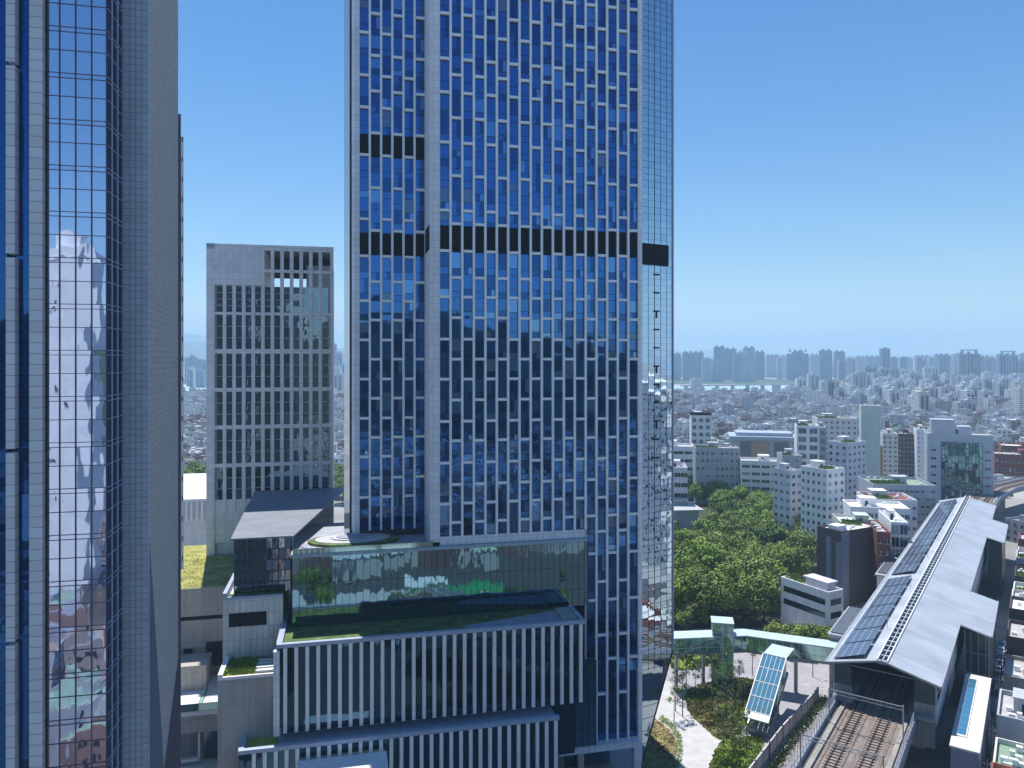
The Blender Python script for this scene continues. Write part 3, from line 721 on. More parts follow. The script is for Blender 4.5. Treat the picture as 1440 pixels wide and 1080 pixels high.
# glazed return of the bay
t = MB()
for k in range(len(levels)-1): t.face([(gx1+.02, YG, levels[k]), (gx1+.02, 0, levels[k]), (gx1+.02, 0, levels[k+1]), (gx1+.02, YG, levels[k+1])])
t.build('bay_return', glass('grey blue return glass', (.20,.27,.42), .02, .5, base=.6), lw_)
t = MB()
for zz_ in levels: t.box(gx1, gx1+.08, YG+.06, 0, zz_-.03, zz_+.03)
for q in (.33, .7): t.box(gx1, gx1+.1, YG*q-.1, YG*q+.1, 0, ZT2)
t.build('return_mullion', M_beam, lw_)
t = MB(); t.box(LT.hit(41, YG-.6), LT.hit(59.5, YG-.6), YG-.6, YG+2, 0, ZT2)
t.build('wide_pier', M_pier, lw_)
t = MB(); xp0, xp1 = LT.hit(8, YG-.6), LT.hit(20.5, YG-.6); zg = [LT.z(14, y, YG) for y in (905, 636, 363, 95, -175)]
prev = 0
for q in zg+[ZT2]: t.box(xp0, xp1, YG-.6, YG+1, prev+.35, q); prev = q
t.build('narrow_pier', M_pier, lw_)
t = MB(); xg0 = LT.hit(-60, YG)
for (pa, pb) in ((-60, 8), (20.5, 41)):
    a, b = LT.hit(pa, YG), LT.hit(pb, YG)
    for k in range(0, len(levels)-3, 3):
        o = tilt(rr, .01); t.face([(a, YG+.3+o[0], levels[k]), (b, YG+.3+o[1], levels[k]), (b, YG+.3+o[2], levels[k+3]), (a, YG+.3+o[3], levels[k+3])])
t.build('blue_glazing', G_tow2, lw_)
t = MB(); t.box(LT.hit(59.6, YG), gx0-.05, YG+.5, YG+1.0, 0, ZT2); t.build('recess', M_facet, lw_)
bl = 27.0; bdx, bdy = cos(R(96.1)), sin(R(96.1))
t = MB()
z_f0 = LT.z(208, 715); zcl = 52.0; 
# brown side: upper part full length, lower part tapering at both ends
def bp(s, z): return (bdx*s, bdy*s, z)
def sB(px):
    k = (px-720)/FPX; X0, Y0 = LT.ox, LT.oy; X1, Y1 = LT.w(bdx, bdy); ax_, ay_ = X1-X0, Y1-Y0; return (k*Y0-X0)/(ax_-k*ay_)
def zB(s, py): X, Y = LT.w(bdx*s, bdy*s); return ZP(py, Y)
s_end = sB(250.5); sn = sB(231); sf_ = sB(236)
zq = [ZT2, zB(0, 715), zB(s_end, 925)]
t.face([bp(0, zq[1]), bp(s_end, zq[2]), bp(s_end, ZT2), bp(0, ZT2)])
t.face([bp(0, zq[1]), bp(sn, zB(sn, 1085)), bp(sB(229), zB(sB(229), 1085)) , bp(s_end, zq[2])])
t.build('stone_side', M_brown, lw_)
t = MB(); t.face([bp(0, 0), bp(sn, 0), bp(sn, zB(sn, 1085)), bp(0, zq[1])])  # facet lies flush with the stone; its shade is put into the colour
t.face([(0.01, 0, 0), (.01, .01, zq[1]), (.01, .02, 0)]); t.build('lower_facet', M_facet, lw_)
t = MB(); t.prism([(-30, .65), (-.3, .65), (bdx*s_end-.3, bdy*s_end), (-30, 26)], zq[2], ZT2); t.prism([(-30, .65), (-.3, .65), (bdx*sn-.3, bdy*sn), (-30, 15)], 0, zq[2]-.01)
t.box(LT.hit(-60,YG), gx1-.1, YG+1.3, .6, 0, ZT2)
t.build('core', MATS['tower core'], lw_)
# slim sliver tower behind it
NT = Frame((258-720)/FPX*132, 132.0, 63)
nt_ = thing('slim_tower', 'slender dark and white tower edge just behind the grey tiled tower', 'skyscraper', (NT.ox, NT.oy, 0), NT.rz)
znt = ZP(161, 132)
t = MB(); t.box(-6, NT.hit(254.4), 0, 2.5, 0, znt); t.build('dark_wall', mat('slate blue wall', (.05,.06,.10), .5), nt_)
t = MB(); t.box(NT.hit(254.4), 0, -.2, .8, ZP(800, 132), znt-4); t.build('white_pier', M_white, nt_)
t = MB()
for k in range(22): z = ZP(200+k*28, 132); t.box(NT.hit(255.6), NT.hit(256.8), -.28, -.18, z, z+.8)
t.build('pier_slot', M_dark, nt_)

# ------------------------------------------------------------------ generic mid-distance building
def win_mesh(w_, h_, m1=None, m2=None, axis='x'):
    b = MB()
    if axis == 'x':
        b.box(-w_/2, w_/2, -.12, .05, 0, h_, 0); b.box(-w_/2-.12, w_/2+.12, -.25, .04, -.14, -.02, 1); b.box(-.05, .05, -.17, -.11, 0, h_, 1)
    else:
        b.box(-.05, .12, -w_/2, w_/2, 0, h_, 0); b.box(-.04, .25, -w_/2-.12, w_/2+.12, -.14, -.02, 1)
    return b.mesh('window', [m1 or G_gen, m2 or M_alu])
def blind_mesh(w_, h_, axis='x'): return win_mesh(w_, h_, M_blind, None, axis)
M_blind = mat('window with pale blind', (.30,.33,.36), .5, 0, .1)
RW = random.Random(99)
def put(mesh, name, par, loc):
    if name == 'window' and isinstance(mesh, tuple): mesh = mesh[0 if RW.random() > .16 else 1]
    o = bpy.data.objects.new(name, mesh); COL.objects.link(o); o.parent = par; o.location = loc; return o
def roof_kit(root, x0, x1, y0, y1, z, rr, green=0, hut=True, white=True):
    par = MB(); t_ = .35; h = 1.1
    par.box(x0, x1, y0, y0+t_, z, z+h); par.box(x0, x1, y1-t_, y1, z, z+h); par.box(x0, x0+t_, y0+t_+.001, y1-t_-.001, z, z+h); par.box(x1-t_, x1, y0+t_+.001, y1-t_-.001, z, z+h)
    par.build('parapet', WALLM[root.name], root)
    if hut:
        b = MB(); hx, hy = x0+(x1-x0)*rr.uniform(.15,.5), y0+(y1-y0)*rr.uniform(.35,.55); hw, hd = min(6, (x1-x0)*.35), min(6, (y1-y0)*.35)
        b.box(hx, hx+hw, hy, hy+hd, z+.01, z+3.2); b.box(hx-.2, hx+hw+.2, hy-.2, hy+hd+.2, z+3.2, z+3.45); b.box(hx+hw*.3, hx+hw*.3+1, hy-.05, hy, z+.1, z+2.2, 1)
        b.build('stair_hut', [WALLM[root.name], M_dark], root)
    b = MB()
    for _ in range(rr.randint(6,11)):
        x, y = rr.uniform(x0+1, x1-2), rr.uniform(y0+1, y1-2); b.box(x, x+rr.uniform(.8,1.6), y, y+rr.uniform(.6,1.2), z+.01, z+rr.uniform(.7,1.4))
    b.build('roof_unit', M_alu, root)
    if green:
        b = MB(); hedge(b, x0+.6, x0+(x1-x0)*.5, y0+.6, y0+(y1-y0)*.35, z, z+1.6, 260*green, rr.randint(0,99), 2, (.25,.6)); b.build('roof_plants', [L_b, L_a], root)
WALLM = {}
def building(name, label, cat, xc, D, ytop, az, x0=None, x1=None, wx_=None, wy_=None, wall=None, roof=None, nx=0, ny=0, nz=0,
             ww=.55, wh=.5, zbase=0, green=0, hut=True, seed=0, glassm=None, lines=None, ztop=None, ylow=None):
    """near corner at photo column xc and distance D; x0/x1 = photo columns of the far ends of the left and right faces"""
    if az > 74: az = az+(math.degrees(math.atan((xc-720)/FPX))-1.5 if x0 is None else 0)
    F_ = Frame((xc-720)/FPX*D, D, az); rr2 = random.Random(seed+int(xc)); H_ = ztop if ztop else ZP(ytop, D)
    WX = F_.hit(x1) if x1 is not None else wx_
    if x0 is not None:
        k = (x0-720)/FPX; WY = (k*F_.oy-F_.ox)/(-F_.s-k*F_.c)
        if WY < 2 or WY > 80: WY = wy_ or 14
    else: WY = wy_ or 14
    WX = max(2, min(WX, 90))
    root = thing(name, label, cat, (F_.ox, F_.oy, 0), F_.rz)
    wall = wall or M_cream; WALLM[root.name] = wall
    b = MB(); b.box(0, WX, 0, WY, 0, H_, 0); b.build('wall', wall, root)
    b = MB(); b.box(.36, WX-.36, .36, WY-.36, H_+.004, H_+.08); b.build('roof', roof or M_roofg, root)
    roof_kit(root, 0, WX, 0, WY, H_+.01, rr2, green, hut)
    if nz:
        fh = (H_-1)/nz if not ylow else (H_-ZP(ylow, D))/nz
        zb_ = 1.0 if not ylow else ZP(ylow, D)
        if nx:
            bw = WX/nx; me = (win_mesh(bw*ww, fh*wh, glassm), blind_mesh(bw*ww, fh*wh))
            for i in range(nx):
                for j in range(nz): put(me, 'window', root, (bw*(i+.5), 0, zb_+fh*(j+.28)))
        if ny:
            bw = WY/ny; me = (win_mesh(bw*ww, fh*wh, glassm, axis='y'), blind_mesh(bw*ww, fh*wh, 'y')); 
            bm_ = me
            for i in range(ny):
                for j in range(nz): o = put(bm_, 'window', root, (0, bw*(i+.5), zb_+fh*(j+.28))); o.rotation_euler = (0,0,pi)
    return root, F_, WX, WY, H_
M_cream = mat('cream render', (.68,.67,.64), .75, 0, .06, .3, streak=.2)
M_whiteb = mat('white render', (.80,.81,.82), .7, 0, .05, .3, streak=.15)
M_lav = mat('lavender render', (.62,.62,.70), .7, 0, .05, .3, streak=.2)
M_greyb = mat('grey blue render', (.44,.47,.52), .7, 0, .08, .3, streak=.2)
M_sage = mat('sage green slab wall', (.55,.64,.59), .75, 0, .06, .15, streak=.15)
M_brick = mat('dark brown brick', (.085,.06,.062), .8, 0, .12, .5, grid=(1.2,.4), gcol=(.06,.045,.045), gw=.02)
M_red = mat('red brick', (.24,.075,.055), .8, 0, .15, .5, grid=(1.2,.5), gcol=(.16,.06,.05), gw=.03)
M_roofg = mat('pale grey roof screed', (.40,.40,.41), .85, 0, .2, .4)
M_roofw = mat('white roof membrane', (.74,.74,.74), .7, 0, .08, .4)
M_roofgreen = mat('green waterproof roof', (.20,.30,.22), .8, 0, .2, .4)
M_steel = mat('galvanised steel', (.38,.40,.43), .45, .5, .1)
M_conc = mat('weathered concrete', (.32,.31,.30), .85, 0, .14, .3, streak=.3)

building('office_block', 'narrow white block with dark square windows and black roof cap beyond the park', 'building', 972, 560, 586, 86, x1=1000, wy_=14, wall=M_whiteb, nx=3, nz=8, seed=1)
b_ = MB(); H_ = ZP(586, 560); F_ = Frame((972-720)/FPX*560, 560, 98); b_.box(-.3, F_.hit(1000)+.3, -.3, 14.3, H_+1.2, H_+3.2)
b_.build('roof_cap', M_dark, bpy.data.objects['office_block'])
r_, F_, WX, WY, H_ = building('hall_building', 'wide grey civic hall with flat canopy roof and tan panel', 'hall', 1029, 500, 620, 88, x1=1118, wy_=26, wall=M_greyb, roof=M_steel, hut=False, seed=2)
b_ = MB(); b_.box(-1.5, WX+2, -3, 27, H_+1.3, H_+3.4); b_.box(3, WX-1, 2, 20, H_+3.4, H_+5.6); b_.build('canopy_roof', mat('blue grey canopy', (.36,.42,.52), .5, .1), r_)
b_ = MB(); b_.box(WX*.33, WX*.6, -.4, 0, 0, H_-.2); b_.build('tan_panel', mat('tan panel', (.42,.30,.22), .7), r_)
b_ = MB(); b_.box(WX*.14, WX*.31, -.3, .1, 3, H_-.2); b_.box(WX*.68, WX*.9, -.3, .1, 3, H_-.2); b_.build('dark_glazing', G_gen, r_)
building('school_block', 'low pale block with long window strips in front of the civic hall', 'building', 1042, 440, 650, 88, x1=1098, wy_=16, wall=M_whiteb, nx=4, nz=6, ww=.8, wh=.35, seed=3)
building('school_block', 'low grey blue block with small windows beside the park edge', 'building', 978, 450, 632, 84, x1=1040, wy_=14, wall=M_greyb, nx=9, nz=7, ww=.4, wh=.4, seed=4, green=2)
building('school_block', 'low blue banded building showing past the tower edge, nearest the park', 'building', 930, 400, 660, 88, x1=967, wy_=20, wall=M_lav, nx=4, nz=5, ww=.9, wh=.4, seed=5)
building('school_block', 'long white low building with a dark strip, just past the tower edge', 'building', 930, 470, 630, 88, x1=978, wy_=20, wall=M_whiteb, nx=3, nz=6, ww=.9, wh=.35, seed=6)
building('apartment_block', 'white block with a grid of large square windows and rooftop plants', 'apartments', 1152, 430, 604, 88-0, x1=1162, x0=None, wy_=16, wall=M_greyb, nx=1, nz=10, seed=7)
bpy.data.objects.remove(bpy.data.objects['apartment_block'].children[0]) if False else None
building('apartment_block', 'white corner block with six large dark window openings facing the park', 'apartments', 1120.5, 425, 601, 86, x1=1152, wy_=15, wall=M_whiteb, nx=2, nz=10, ww=.68, wh=.6, green=3, seed=8)
building('apartment_block', 'cream block with small windows standing behind the white corner block', 'apartments', 1150, 500, 590, 80, x1=1206, wy_=18, wall=M_cream, nx=7, nz=13, ww=.4, wh=.4, green=2, seed=9)
building('apartment_block', 'lavender white block with shaded dark balconies, left of the green slab', 'apartments', 1192, 375, 626, 55, x0=1164, x1=1218, wall=M_lav, nx=4, ny=3, nz=13, ww=.4, wh=.45, green=2, seed=10)
r_, F_, WX, WY, H_ = building('slab_tower', 'tall plain sage green slab tower rising over the low city', 'tower block', 1211, 430, 573, 87, x1=1238, wy_=14, wall=M_sage, hut=False, seed=11)
b_ = MB(); b_.box(WX+.01, WX+1.4, 1, 13, 0, H_*.62); b_.build('ochre_strip', mat('ochre strip', (.45,.28,.08), .7), r_)
building('apartment_block', 'white park side block with rows of black windows and a planted roof', 'apartments', 1163, 318, 664, 60, x0=1126, x1=1188, wall=M_whiteb, nx=3, ny=5, nz=11, ww=.38, wh=.42, green=5, seed=12)
building('apartment_block', 'low blue grey block with brown roof band at the park corner', 'apartments', 1112, 345, 665, 62, x0=1087, x1=1128, wall=M_lav, nx=2, ny=3, nz=9, ww=.45, wh=.4, roof=M_brick, seed=13)
building('apartment_block', 'plain grey blue block wedged behind the white park side block', 'apartments', 1100, 390, 643, 80, x1=1128, wy_=14, wall=M_greyb, nx=2, nz=10, ww=.3, wh=.3, seed=14, green=2)
building('apartment_block', 'slim white block with a column of dark windows, right of the green slab', 'apartments', 1241, 470, 612, 84, x1=1263, wy_=13, wall=M_cream, nx=3, nz=13, ww=.4, wh=.4, seed=15)
building('apartment_block', 'dark brown flat block behind the slim white one', 'apartments', 1263, 520, 612, 84, x1=1285, wy_=15, wall=M_brick, nx=4, nz=11, ww=.3, wh=.3, seed=16)
building('apartment_block', 'bright white narrow block beside the big glass fronted office', 'apartments', 1289, 505, 606, 84, x1=1302, wy_=15, wall=M_whiteb, nx=2, nz=12, ww=.3, wh=.3, seed=17)
# glass-fronted office
r_, F_, WX, WY, H_ = building('glass_front_office', 'pale office with a big dark glass front and side columns of windows', 'office', 1304, 415, 612, 86, x1=1397, wy_=20, wall=mat('pale blue stone', (.42,.47,.53), .6, 0, .05, .3), seed=18)
me = win_mesh(2.4, 1.3)
for j in range(8):
    for q in (.10, .92): put(me, 'window', r_, (WX*q, 0, 4+j*4.6))
b_ = MB()
for i in range(12):
    for j in range(10):
        a, c = WX*.22+(WX*.62)*i/12, WX*.22+(WX*.62)*(i+1)/12; z0, z1 = 5+(H_-8.5)*j/10, 5+(H_-8.5)*(j+1)/10
        o = tilt(rr, .02)
        b_.face([(a, -.4+o[0], z0), (c, -.4+o[1], z0), (c, -.4+o[2], z1), (a, -.4+o[3], z1)])
b_.build('curtain_wall', glass('office front glass', (.25,.48,.55), .1, .3, (.004,.02,.03), base=.5), r_)
b_ = MB()
for i in range(13): x = WX*.22+(WX*.62)*i/12; b_.box(x-.08, x+.08, -.55, -.2, 5, H_-3.5)
for j in range(11): z = 5+(H_-8.5)*j/10; b_.box(WX*.22, WX*.84, -.5, -.2, z-.06, z+.06)
b_.build('mullion', M_mull, r_)
b_ = MB(); b_.box(WX*.08, WX*.45, 6, 15, H_+.1, H_+8.5); b_.box(WX*.5, WX*.7, 6, 15, H_+.1, H_+5); b_.build('plant_room', MATS['pale blue stone'], r_)
building('low_office', 'long pale grey building with roof clutter in front of the glass office', 'building', 1228, 345, 684, 75, x1=1316, wy_=24, wall=M_greyb, roof=M_roofgreen, nx=12, nz=8, ww=.6, wh=.3, green=4, seed=19)
building('low_office', 'red roofed low building behind the courtyard offices', 'building', 1222, 318, 705, 75, x1=1290, wy_=18, wall=M_whiteb, roof=M_red, nx=8, nz=6, ww=.5, wh=.3, green=3, seed=20)
# courtyard offices near the station
r_, F_, WX, WY, H_ = building('courtyard_office', 'white office with black framed corner windows and pale roof terrace', 'office', 1253, 268, 738, 80, x1=1277, wy_=22, wall=M_whiteb, roof=M_roofw, nx=2, nz=6, ww=.85, wh=.75, seed=21)
building('courtyard_office', 'red brick stair block between the white and brown offices', 'office', 1233, 263, 752, 80, x1=1252.5, wy_=20, wall=M_red, roof=M_roofg, nx=2, nz=6, ww=.5, wh=.4, seed=22, hut=False)
building('courtyard_office', 'pale green terraced office with white roof slabs behind the brown block', 'office', 1186, 275, 742, 80, x1=1240, wy_=20, wall=mat('pale green render', (.46,.52,.48), .7), roof=M_roofw, nx=6, nz=5, ww=.8, wh=.4, green=3, seed=23)
r_, F_, WX, WY, H_ = building('courtyard_office', 'white canopy roofed office with open parapet behind the brown block', 'office', 1196, 300, 716, 80, x1=1280, wy_=16, wall=M_whiteb, roof=M_roofw, nx=10, nz=6, ww=.7, wh=.4, seed=24)
# dark brown block
r_, F_, WX, WY, H_ = building('brown_block', 'dark brown brick block with white roof parapet beside the station', 'building', 1184, 262, 752, 62, x0=1149, x1=1238, wall=M_brick, roof=M_roofw, seed=25, hut=False)
b_ = MB(); b_.box(-.25, 3.4, -.3, 0, 0, H_+.6); b_.build('corner_panel', mat('slate blue panel', (.16,.19,.25), .6), r_)
b_ = MB(); b_.box(-.3, 0, .1, WY*.22, 0, H_-3); b_.box(-.3, 0, WY*.42, WY*.6, 0, H_-2); b_.build('wall_strip', MATS['slate blue panel'], r_)
b_ = MB(); b_.box(1, WX-.5, 1, WY-1, H_+.1, H_+.4); b_.box(.2, 5, 2, 6, H_+.41, H_+2.5); b_.build('white_deck', M_roofw, r_)
# small white house with ribbon windows
r_, F_, WX, WY, H_ = building('ribbon_house', 'small white house with ribbon windows at the park corner below the brown block', 'house', 1165, 226, 838, 62, x0=1098, x1=1186, wall=M_whiteb, roof=M_roofw, seed=26, hut=False)
WY = min(WY, 20)
b_ = MB(); b_.box(-.06, 0, 1.2, WY-1.2, H_-3.2, H_-1.4); b_.box(1.0, WX-1, -.06, 0, H_-3.2, H_-1.4); b_.box(-.06, 0, 1.2, WY-1.2, H_-7.2, H_-5.4); b_.box(1.0, WX-1, -.06, 0, H_-7.2, H_-5.4); b_.build('ribbon_window', G_gen, r_)
b_ = MB(); b_.box(2, WX-1.0, 2, WY*.55, H_+.1, H_+2.8); b_.box(1.4, WX-.6, 1.4, WY*.55+.6, H_+2.8, H_+3.3); b_.build('penthouse', M_lav, r_)
b_ = MB(); hedge(b_, 1, WX-1, WY*.6, WY-1, H_+.1, H_+1.8, 350, 4, 2, (.2,.5)); b_.build('roof_plants', [L_b, L_a], r_)
building('brick_block', 'long red brick building behind the curved rail viaduct', 'building', 1399, 520, 640, 85, x1=1475, wy_=20, wall=M_red, roof=M_roofg, nx=12, nz=3, ww=.5, wh=.35, seed=27)
building('brick_block', 'red brown low building with white roof beyond the brick one', 'building', 1408, 590, 628, 85, x1=1480, wy_=20, wall=M_red, roof=M_roofw, nx=9, nz=3, ww=.4, wh=.3, seed=28)
# pale roofs peeping past the tower and hall roof
r_ = thing('pavilion', 'low grey pavilion with broad flat roofs between park and tower', 'pavilion', (*G(945, 745), 0), R(6))
b_ = MB(); b_.box(-16, 17, 0, 26, 9.2, 9.9); b2_ = MB(); b2_.box(-12, 13, 12, 44, 12.5, 13.1); b2_.build('roof', mat('pale metal roof', (.46,.48,.50), .5, .1, .08), r_); b_.build('roof', mat('pale metal roof', (.46,.48,.50), .5, .1, .08), r_)
b_ = MB(); b_.box(-15, 15, 2, 24, 0, 9.19); b_.box(-11, 12, 14, 42, 9.91, 12.49); b_.build('wall', M_greyb, r_)

# ------------------------------------------------------------------ station and viaduct
S = Frame(77.0, 155.6, 125.3)     # local x across the track (to the right), local y along it, away
st = thing('rail_station', 'elevated rail station with long pale gabled roof and solar panels', 'station', (S.ox, S.oy, 0), S.rz)
LEN = 224.0; HW = 10.7; ZR, ZE = 25.0, 22.2
def roofz(x): return ZR-(ZR-ZE)*abs(x)/HW
M_sroof = mat('pale blue metal roof', (.40,.44,.50), .5, .15, .16, .12, grid=(50,1.7,'flat'), gcol=(.29,.33,.39), gw=.07)
def slab(mb, xa_, xb_, y0, y1, t_=.35, m=0, dz=0, skew=0):
    za, zb2 = roofz(xa_)+dz, roofz(xb_)+dz
    P = [(xa_,y0+skew*xa_,za-t_),(xb_,y0+skew*xb_,zb2-t_),(xb_,y1,zb2-t_),(xa_,y1,za-t_),(xa_,y0+skew*xa_,za),(xb_,y0+skew*xb_,zb2),(xb_,y1,zb2),(xa_,y1,za)]
    n = len(mb.v); mb.v += P; mb.f += [tuple(n+i for i in f) for f in ((0,3,2,1),(4,5,6,7),(0,1,5,4),(1,2,6,5),(2,3,7,6),(3,0,4,7))]; mb.m += [m]*6
b_ = MB(); slab(b_, -HW, -.75, 0, LEN); slab(b_, 1.0, HW, 0, LEN); slab(b_, HW, HW+6.6, 43, 75); slab(b_, HW, HW+5.4, 153, 190)
b_.build('roof', M_sroof, st)
b_ = MB()      # edge gutter, gable trim
for (xa_, xb_, y0, y1) in ((-HW-.35, -HW, -.3, LEN), (HW, HW+.3, -.3, 42.9), (HW, HW+.3, 75.1, 152.9), (HW, HW+.3, 190.1, LEN), (HW+6.6, HW+6.9, 42.8, 75.2), (HW+5.4, HW+5.7, 152.8, 190.2)):
    z = roofz((xa_+xb_)/2); b_.box(xa_, xb_, y0, y1, z-.45, z+.15)
for sgn in (-1, 1):
    b_.bar((0, -.2, ZR-.15), (sgn*HW, -.2, ZE-.15), .28)
b_.bar((HW, 42.8, ZE-.2), (HW+6.6, 42.8, roofz(HW+6.6)-.2), .22); b_.bar((HW, 75.2, ZE-.2), (HW+6.6, 75.2, roofz(HW+6.6)-.2), .22); b_.bar((HW, 152.8, ZE-.2), (HW+5.4, 152.8, roofz(HW+5.4)-.2), .2)
b_.build('roof_edge', mat('grey roof trim', (.36,.38,.42), .5, .3), st)
b_ = MB(); 
b_.box(-.74, .99, 0, LEN, ZR-1.1, ZR-.9, 0)
for k in range(int(LEN/3.2)+1):
    y = k*3.2; b_.box(-.74, .99, y, y+.55, ZR-.89, ZR-.12, 1)
b_.box(.02, .22, 0, LEN, ZR-.88, ZR-.10, 1)
b_.build('ridge_vent', [M_dark, M_sroof], st)
b_ = MB(); b_.box(-.95, -.72, 0, LEN, ZR-.3, ZR+.12); b_.box(.98, 1.2, 0, LEN, ZR-.35, ZR+.08); b_.build('ridge_curb', M_whiteb, st)
M_solar = glass('solar cells', (.55,.62,.75), 0, .5, (.05,.07,.115), base=.22, rough=.12)
M_solar2 = mat('solar panel frame', (.38,.42,.48), .4, .4)
def sunpanel(x0, x1, y0, y1, lift0, lift1, nxs, nys):
    b = MB(); zz0, zz1 = roofz(x0)+lift0, roofz(x1)+lift1
    def P(u, v_, d=0): return (x0+(x1-x0)*u, y0+(y1-y0)*v_, zz0+(zz1-zz0)*u+d)
    b.face([P(0,0,-.06), P(0,1,-.06), P(1,1,-.06), P(1,0,-.06)], 1)
    b.face([P(0,0), P(1,0), P(1,1), P(0,1)], 1)
    for i in range(nxs):
        for j in range(nys):
            g_ = .012
            b.face([P(i/nxs+g_, j/nys+g_, .02), P((i+1)/nxs-g_, j/nys+g_, .02), P((i+1)/nxs-g_, (j+1)/nys-g_, .02), P(i/nxs+g_, (j+1)/nys-g_, .02)], 0)
    for (x, y, l) in ((x1, y0, zz1), (x1, y1, zz1), (x0, y0, zz0), (x0, y1, zz0)):
        b.bar((x-.1 if x == x1 else x+.1, y, roofz(x)+.02), (x-.1 if x == x1 else x+.1, y, l), .05, 1)
    return b
y = 1.2; k = 0
while y < LEN-14:
    L_ = 10.2 if k < 7 else 12.6
    pb = sunpanel(-9.6, -3.4, y, y+L_-.7, .35, .95, 4, 7); pb.build('solar_panel', [M_solar, M_solar2], st)
    y += L_; k += 1
    if k == 7: y += 5
# platforms, walls below the roof
b_ = MB()
for sgn in (-1, 1):
    x0, x1 = (sgn*9.9, sgn*9.6)
    b_.box(x0, x1, 2, LEN, 13.2, 17.2)
b_.build('lower_panel_wall', mat('pale violet panel', (.52,.54,.62), .55, 0, .05, .3, grid=(3.0,2.0), gcol=(.3,.3,.36), gw=.04), st)
b_ = MB()
for sgn in (-1, 1): b_.box(sgn*9.85, sgn*9.7, 2, LEN, 17.21, 21.6)
b_.build('platform_glazing', G_gen, st)
b_ = MB()
for k in range(38):
    for sgn in (-1, 1): b_.box(sgn*9.95, sgn*9.6, 2+k*6-.15, 2+k*6+.15, 17.21, roofz(9.8)-.35)
for sgn in (-1, 1): b_.box(sgn*9.92, sgn*9.62, 2, LEN, 19.2, 19.4)
b_.build('wall_post', M_steel, st)
b_ = MB(); b_.box(-9.6, -5.6, 0, LEN, 14.3, 15.2); b_.box(5.2, 9.6, 0, LEN, 14.3, 15.2); b_.box(-9.6, -6.1, 2, 2.3, 15.2, 17.2); b_.box(5.7, 9.6, 2, 2.3, 15.2, 17.2)
b_.build('platform', M_conc, st)
b_ = MB(); b_.box(-9.6, -6.3, 2.0, 2.2, 17.25, 21.9); b_.box(5.9, 9.6, 2.0, 2.2, 17.25, 21.9); b_.build('end_glazing', mat('green tinted end panel', (.045,.07,.06), .4), st)
b_ = MB(); b_.box(-9.5, 9.5, 3, LEN, 8.0, 12.9); b_.build('concourse', M_conc, st)
b_ = MB(); b_.box(HW+1.0, HW+6.0, 45, 73, 0, 20.2); b_.build('stair_hall', mat('dark green glass wall', (.03,.05,.045), .25), st)
b_ = MB(); b_.box(HW+.6, HW+4.8, 155, 188, 0, 20.5); b_.build('stair_hall', MATS['dark green glass wall'], st)
b_ = MB()
for yy in range(45, 74, 7): b_.box(HW+5.9, HW+6.15, yy-.1, yy+.1, 0, 20.2); b_.box(HW+.9, HW+1.1, yy-.1, yy+.1, 0, 20.2)
for zz_ in (5, 10, 15): b_.box(HW+1, HW+6.1, 44.85, 44.98, zz_, zz_+.15)
for xx in (2.2, 3.8, 5.3): b_.box(HW+xx, HW+xx+.15, 44.8, 44.96, 0, 20.2)
b_.build('hall_frame', M_steel, st)
b_ = MB()
for k in range(15):
    y = 6+k*15
    b_.box(-1.6, 1.2, y-1.1, y+1.1, 0, 7.9); b_.box(-8, 7.5, y-1.0, y+1.0, 6.4, 7.95)
b_.build('pillar', M_conc, st)
b_ = MB(); b_.box(-7.6, -6.1, LEN*0+4, LEN-4, ZR-3.2, ZR-3.0); 
for k in range(24): b_.bar((-9.6, 3+k*9.2, 21.4), (0, 3+k*9.2, 24.0), .12); b_.bar((9.6, 3+k*9.2, 21.4), (0, 3+k*9.2, 24.0), .12); b_.bar((-9.6, 3+k*9.2, 21.4), (9.6, 3+k*9.2, 21.4), .1)
b_.build('roof_truss', M_steel, st)
b_ = MB()
for y in (22, 60, 98, 140, 180): b_.bar((-2.2, y, roofz(-2)), (-2.2, y, roofz(-2)+3.2), .06)
b_.build('lightning_rod', M_steel, st)
# side canopy with panels left of the roof
b_ = MB(); sc_ = thing('side_canopy', 'small canopy with dark solar panels along the station left side', 'canopy', (S.ox, S.oy, 0), S.rz)
b_.box(-18.5, -11.6, 36, 62, 15.3, 15.8); b_.build('roof', M_sroof, sc_)
b_ = MB(); b_.box(-18.0, -13.6, 37, 61, 15.95, 16.1); b_.build('solar_panel', mat('dark solar sheet', (.10,.11,.13), .35, .1, .1, .4, grid=(1,1.7,'flat'), gcol=(.2,.22,.25), gw=.05), sc_)
b_ = MB(); b_.box(-18, -12, 37, 61, 0, 15.2); b_.build('wall', M_greyb, sc_)
sc2 = thing('side_canopy', 'second small canopy farther along the station left side', 'canopy', (S.ox, S.oy, 0), S.rz)
b_ = MB(); b_.box(-17.5, -11.5, 98, 128, 16.3, 16.8); b_.build('roof', M_sroof, sc2)
b_ = MB(); b_.box(-17, -13.6, 100, 122, 16.95, 17.1); b_.build('solar_panel', MATS['dark solar sheet'], sc2)
b_ = MB(); b_.box(-17, -12, 99, 127, 0, 16.2); b_.build('wall', M_whiteb, sc2)
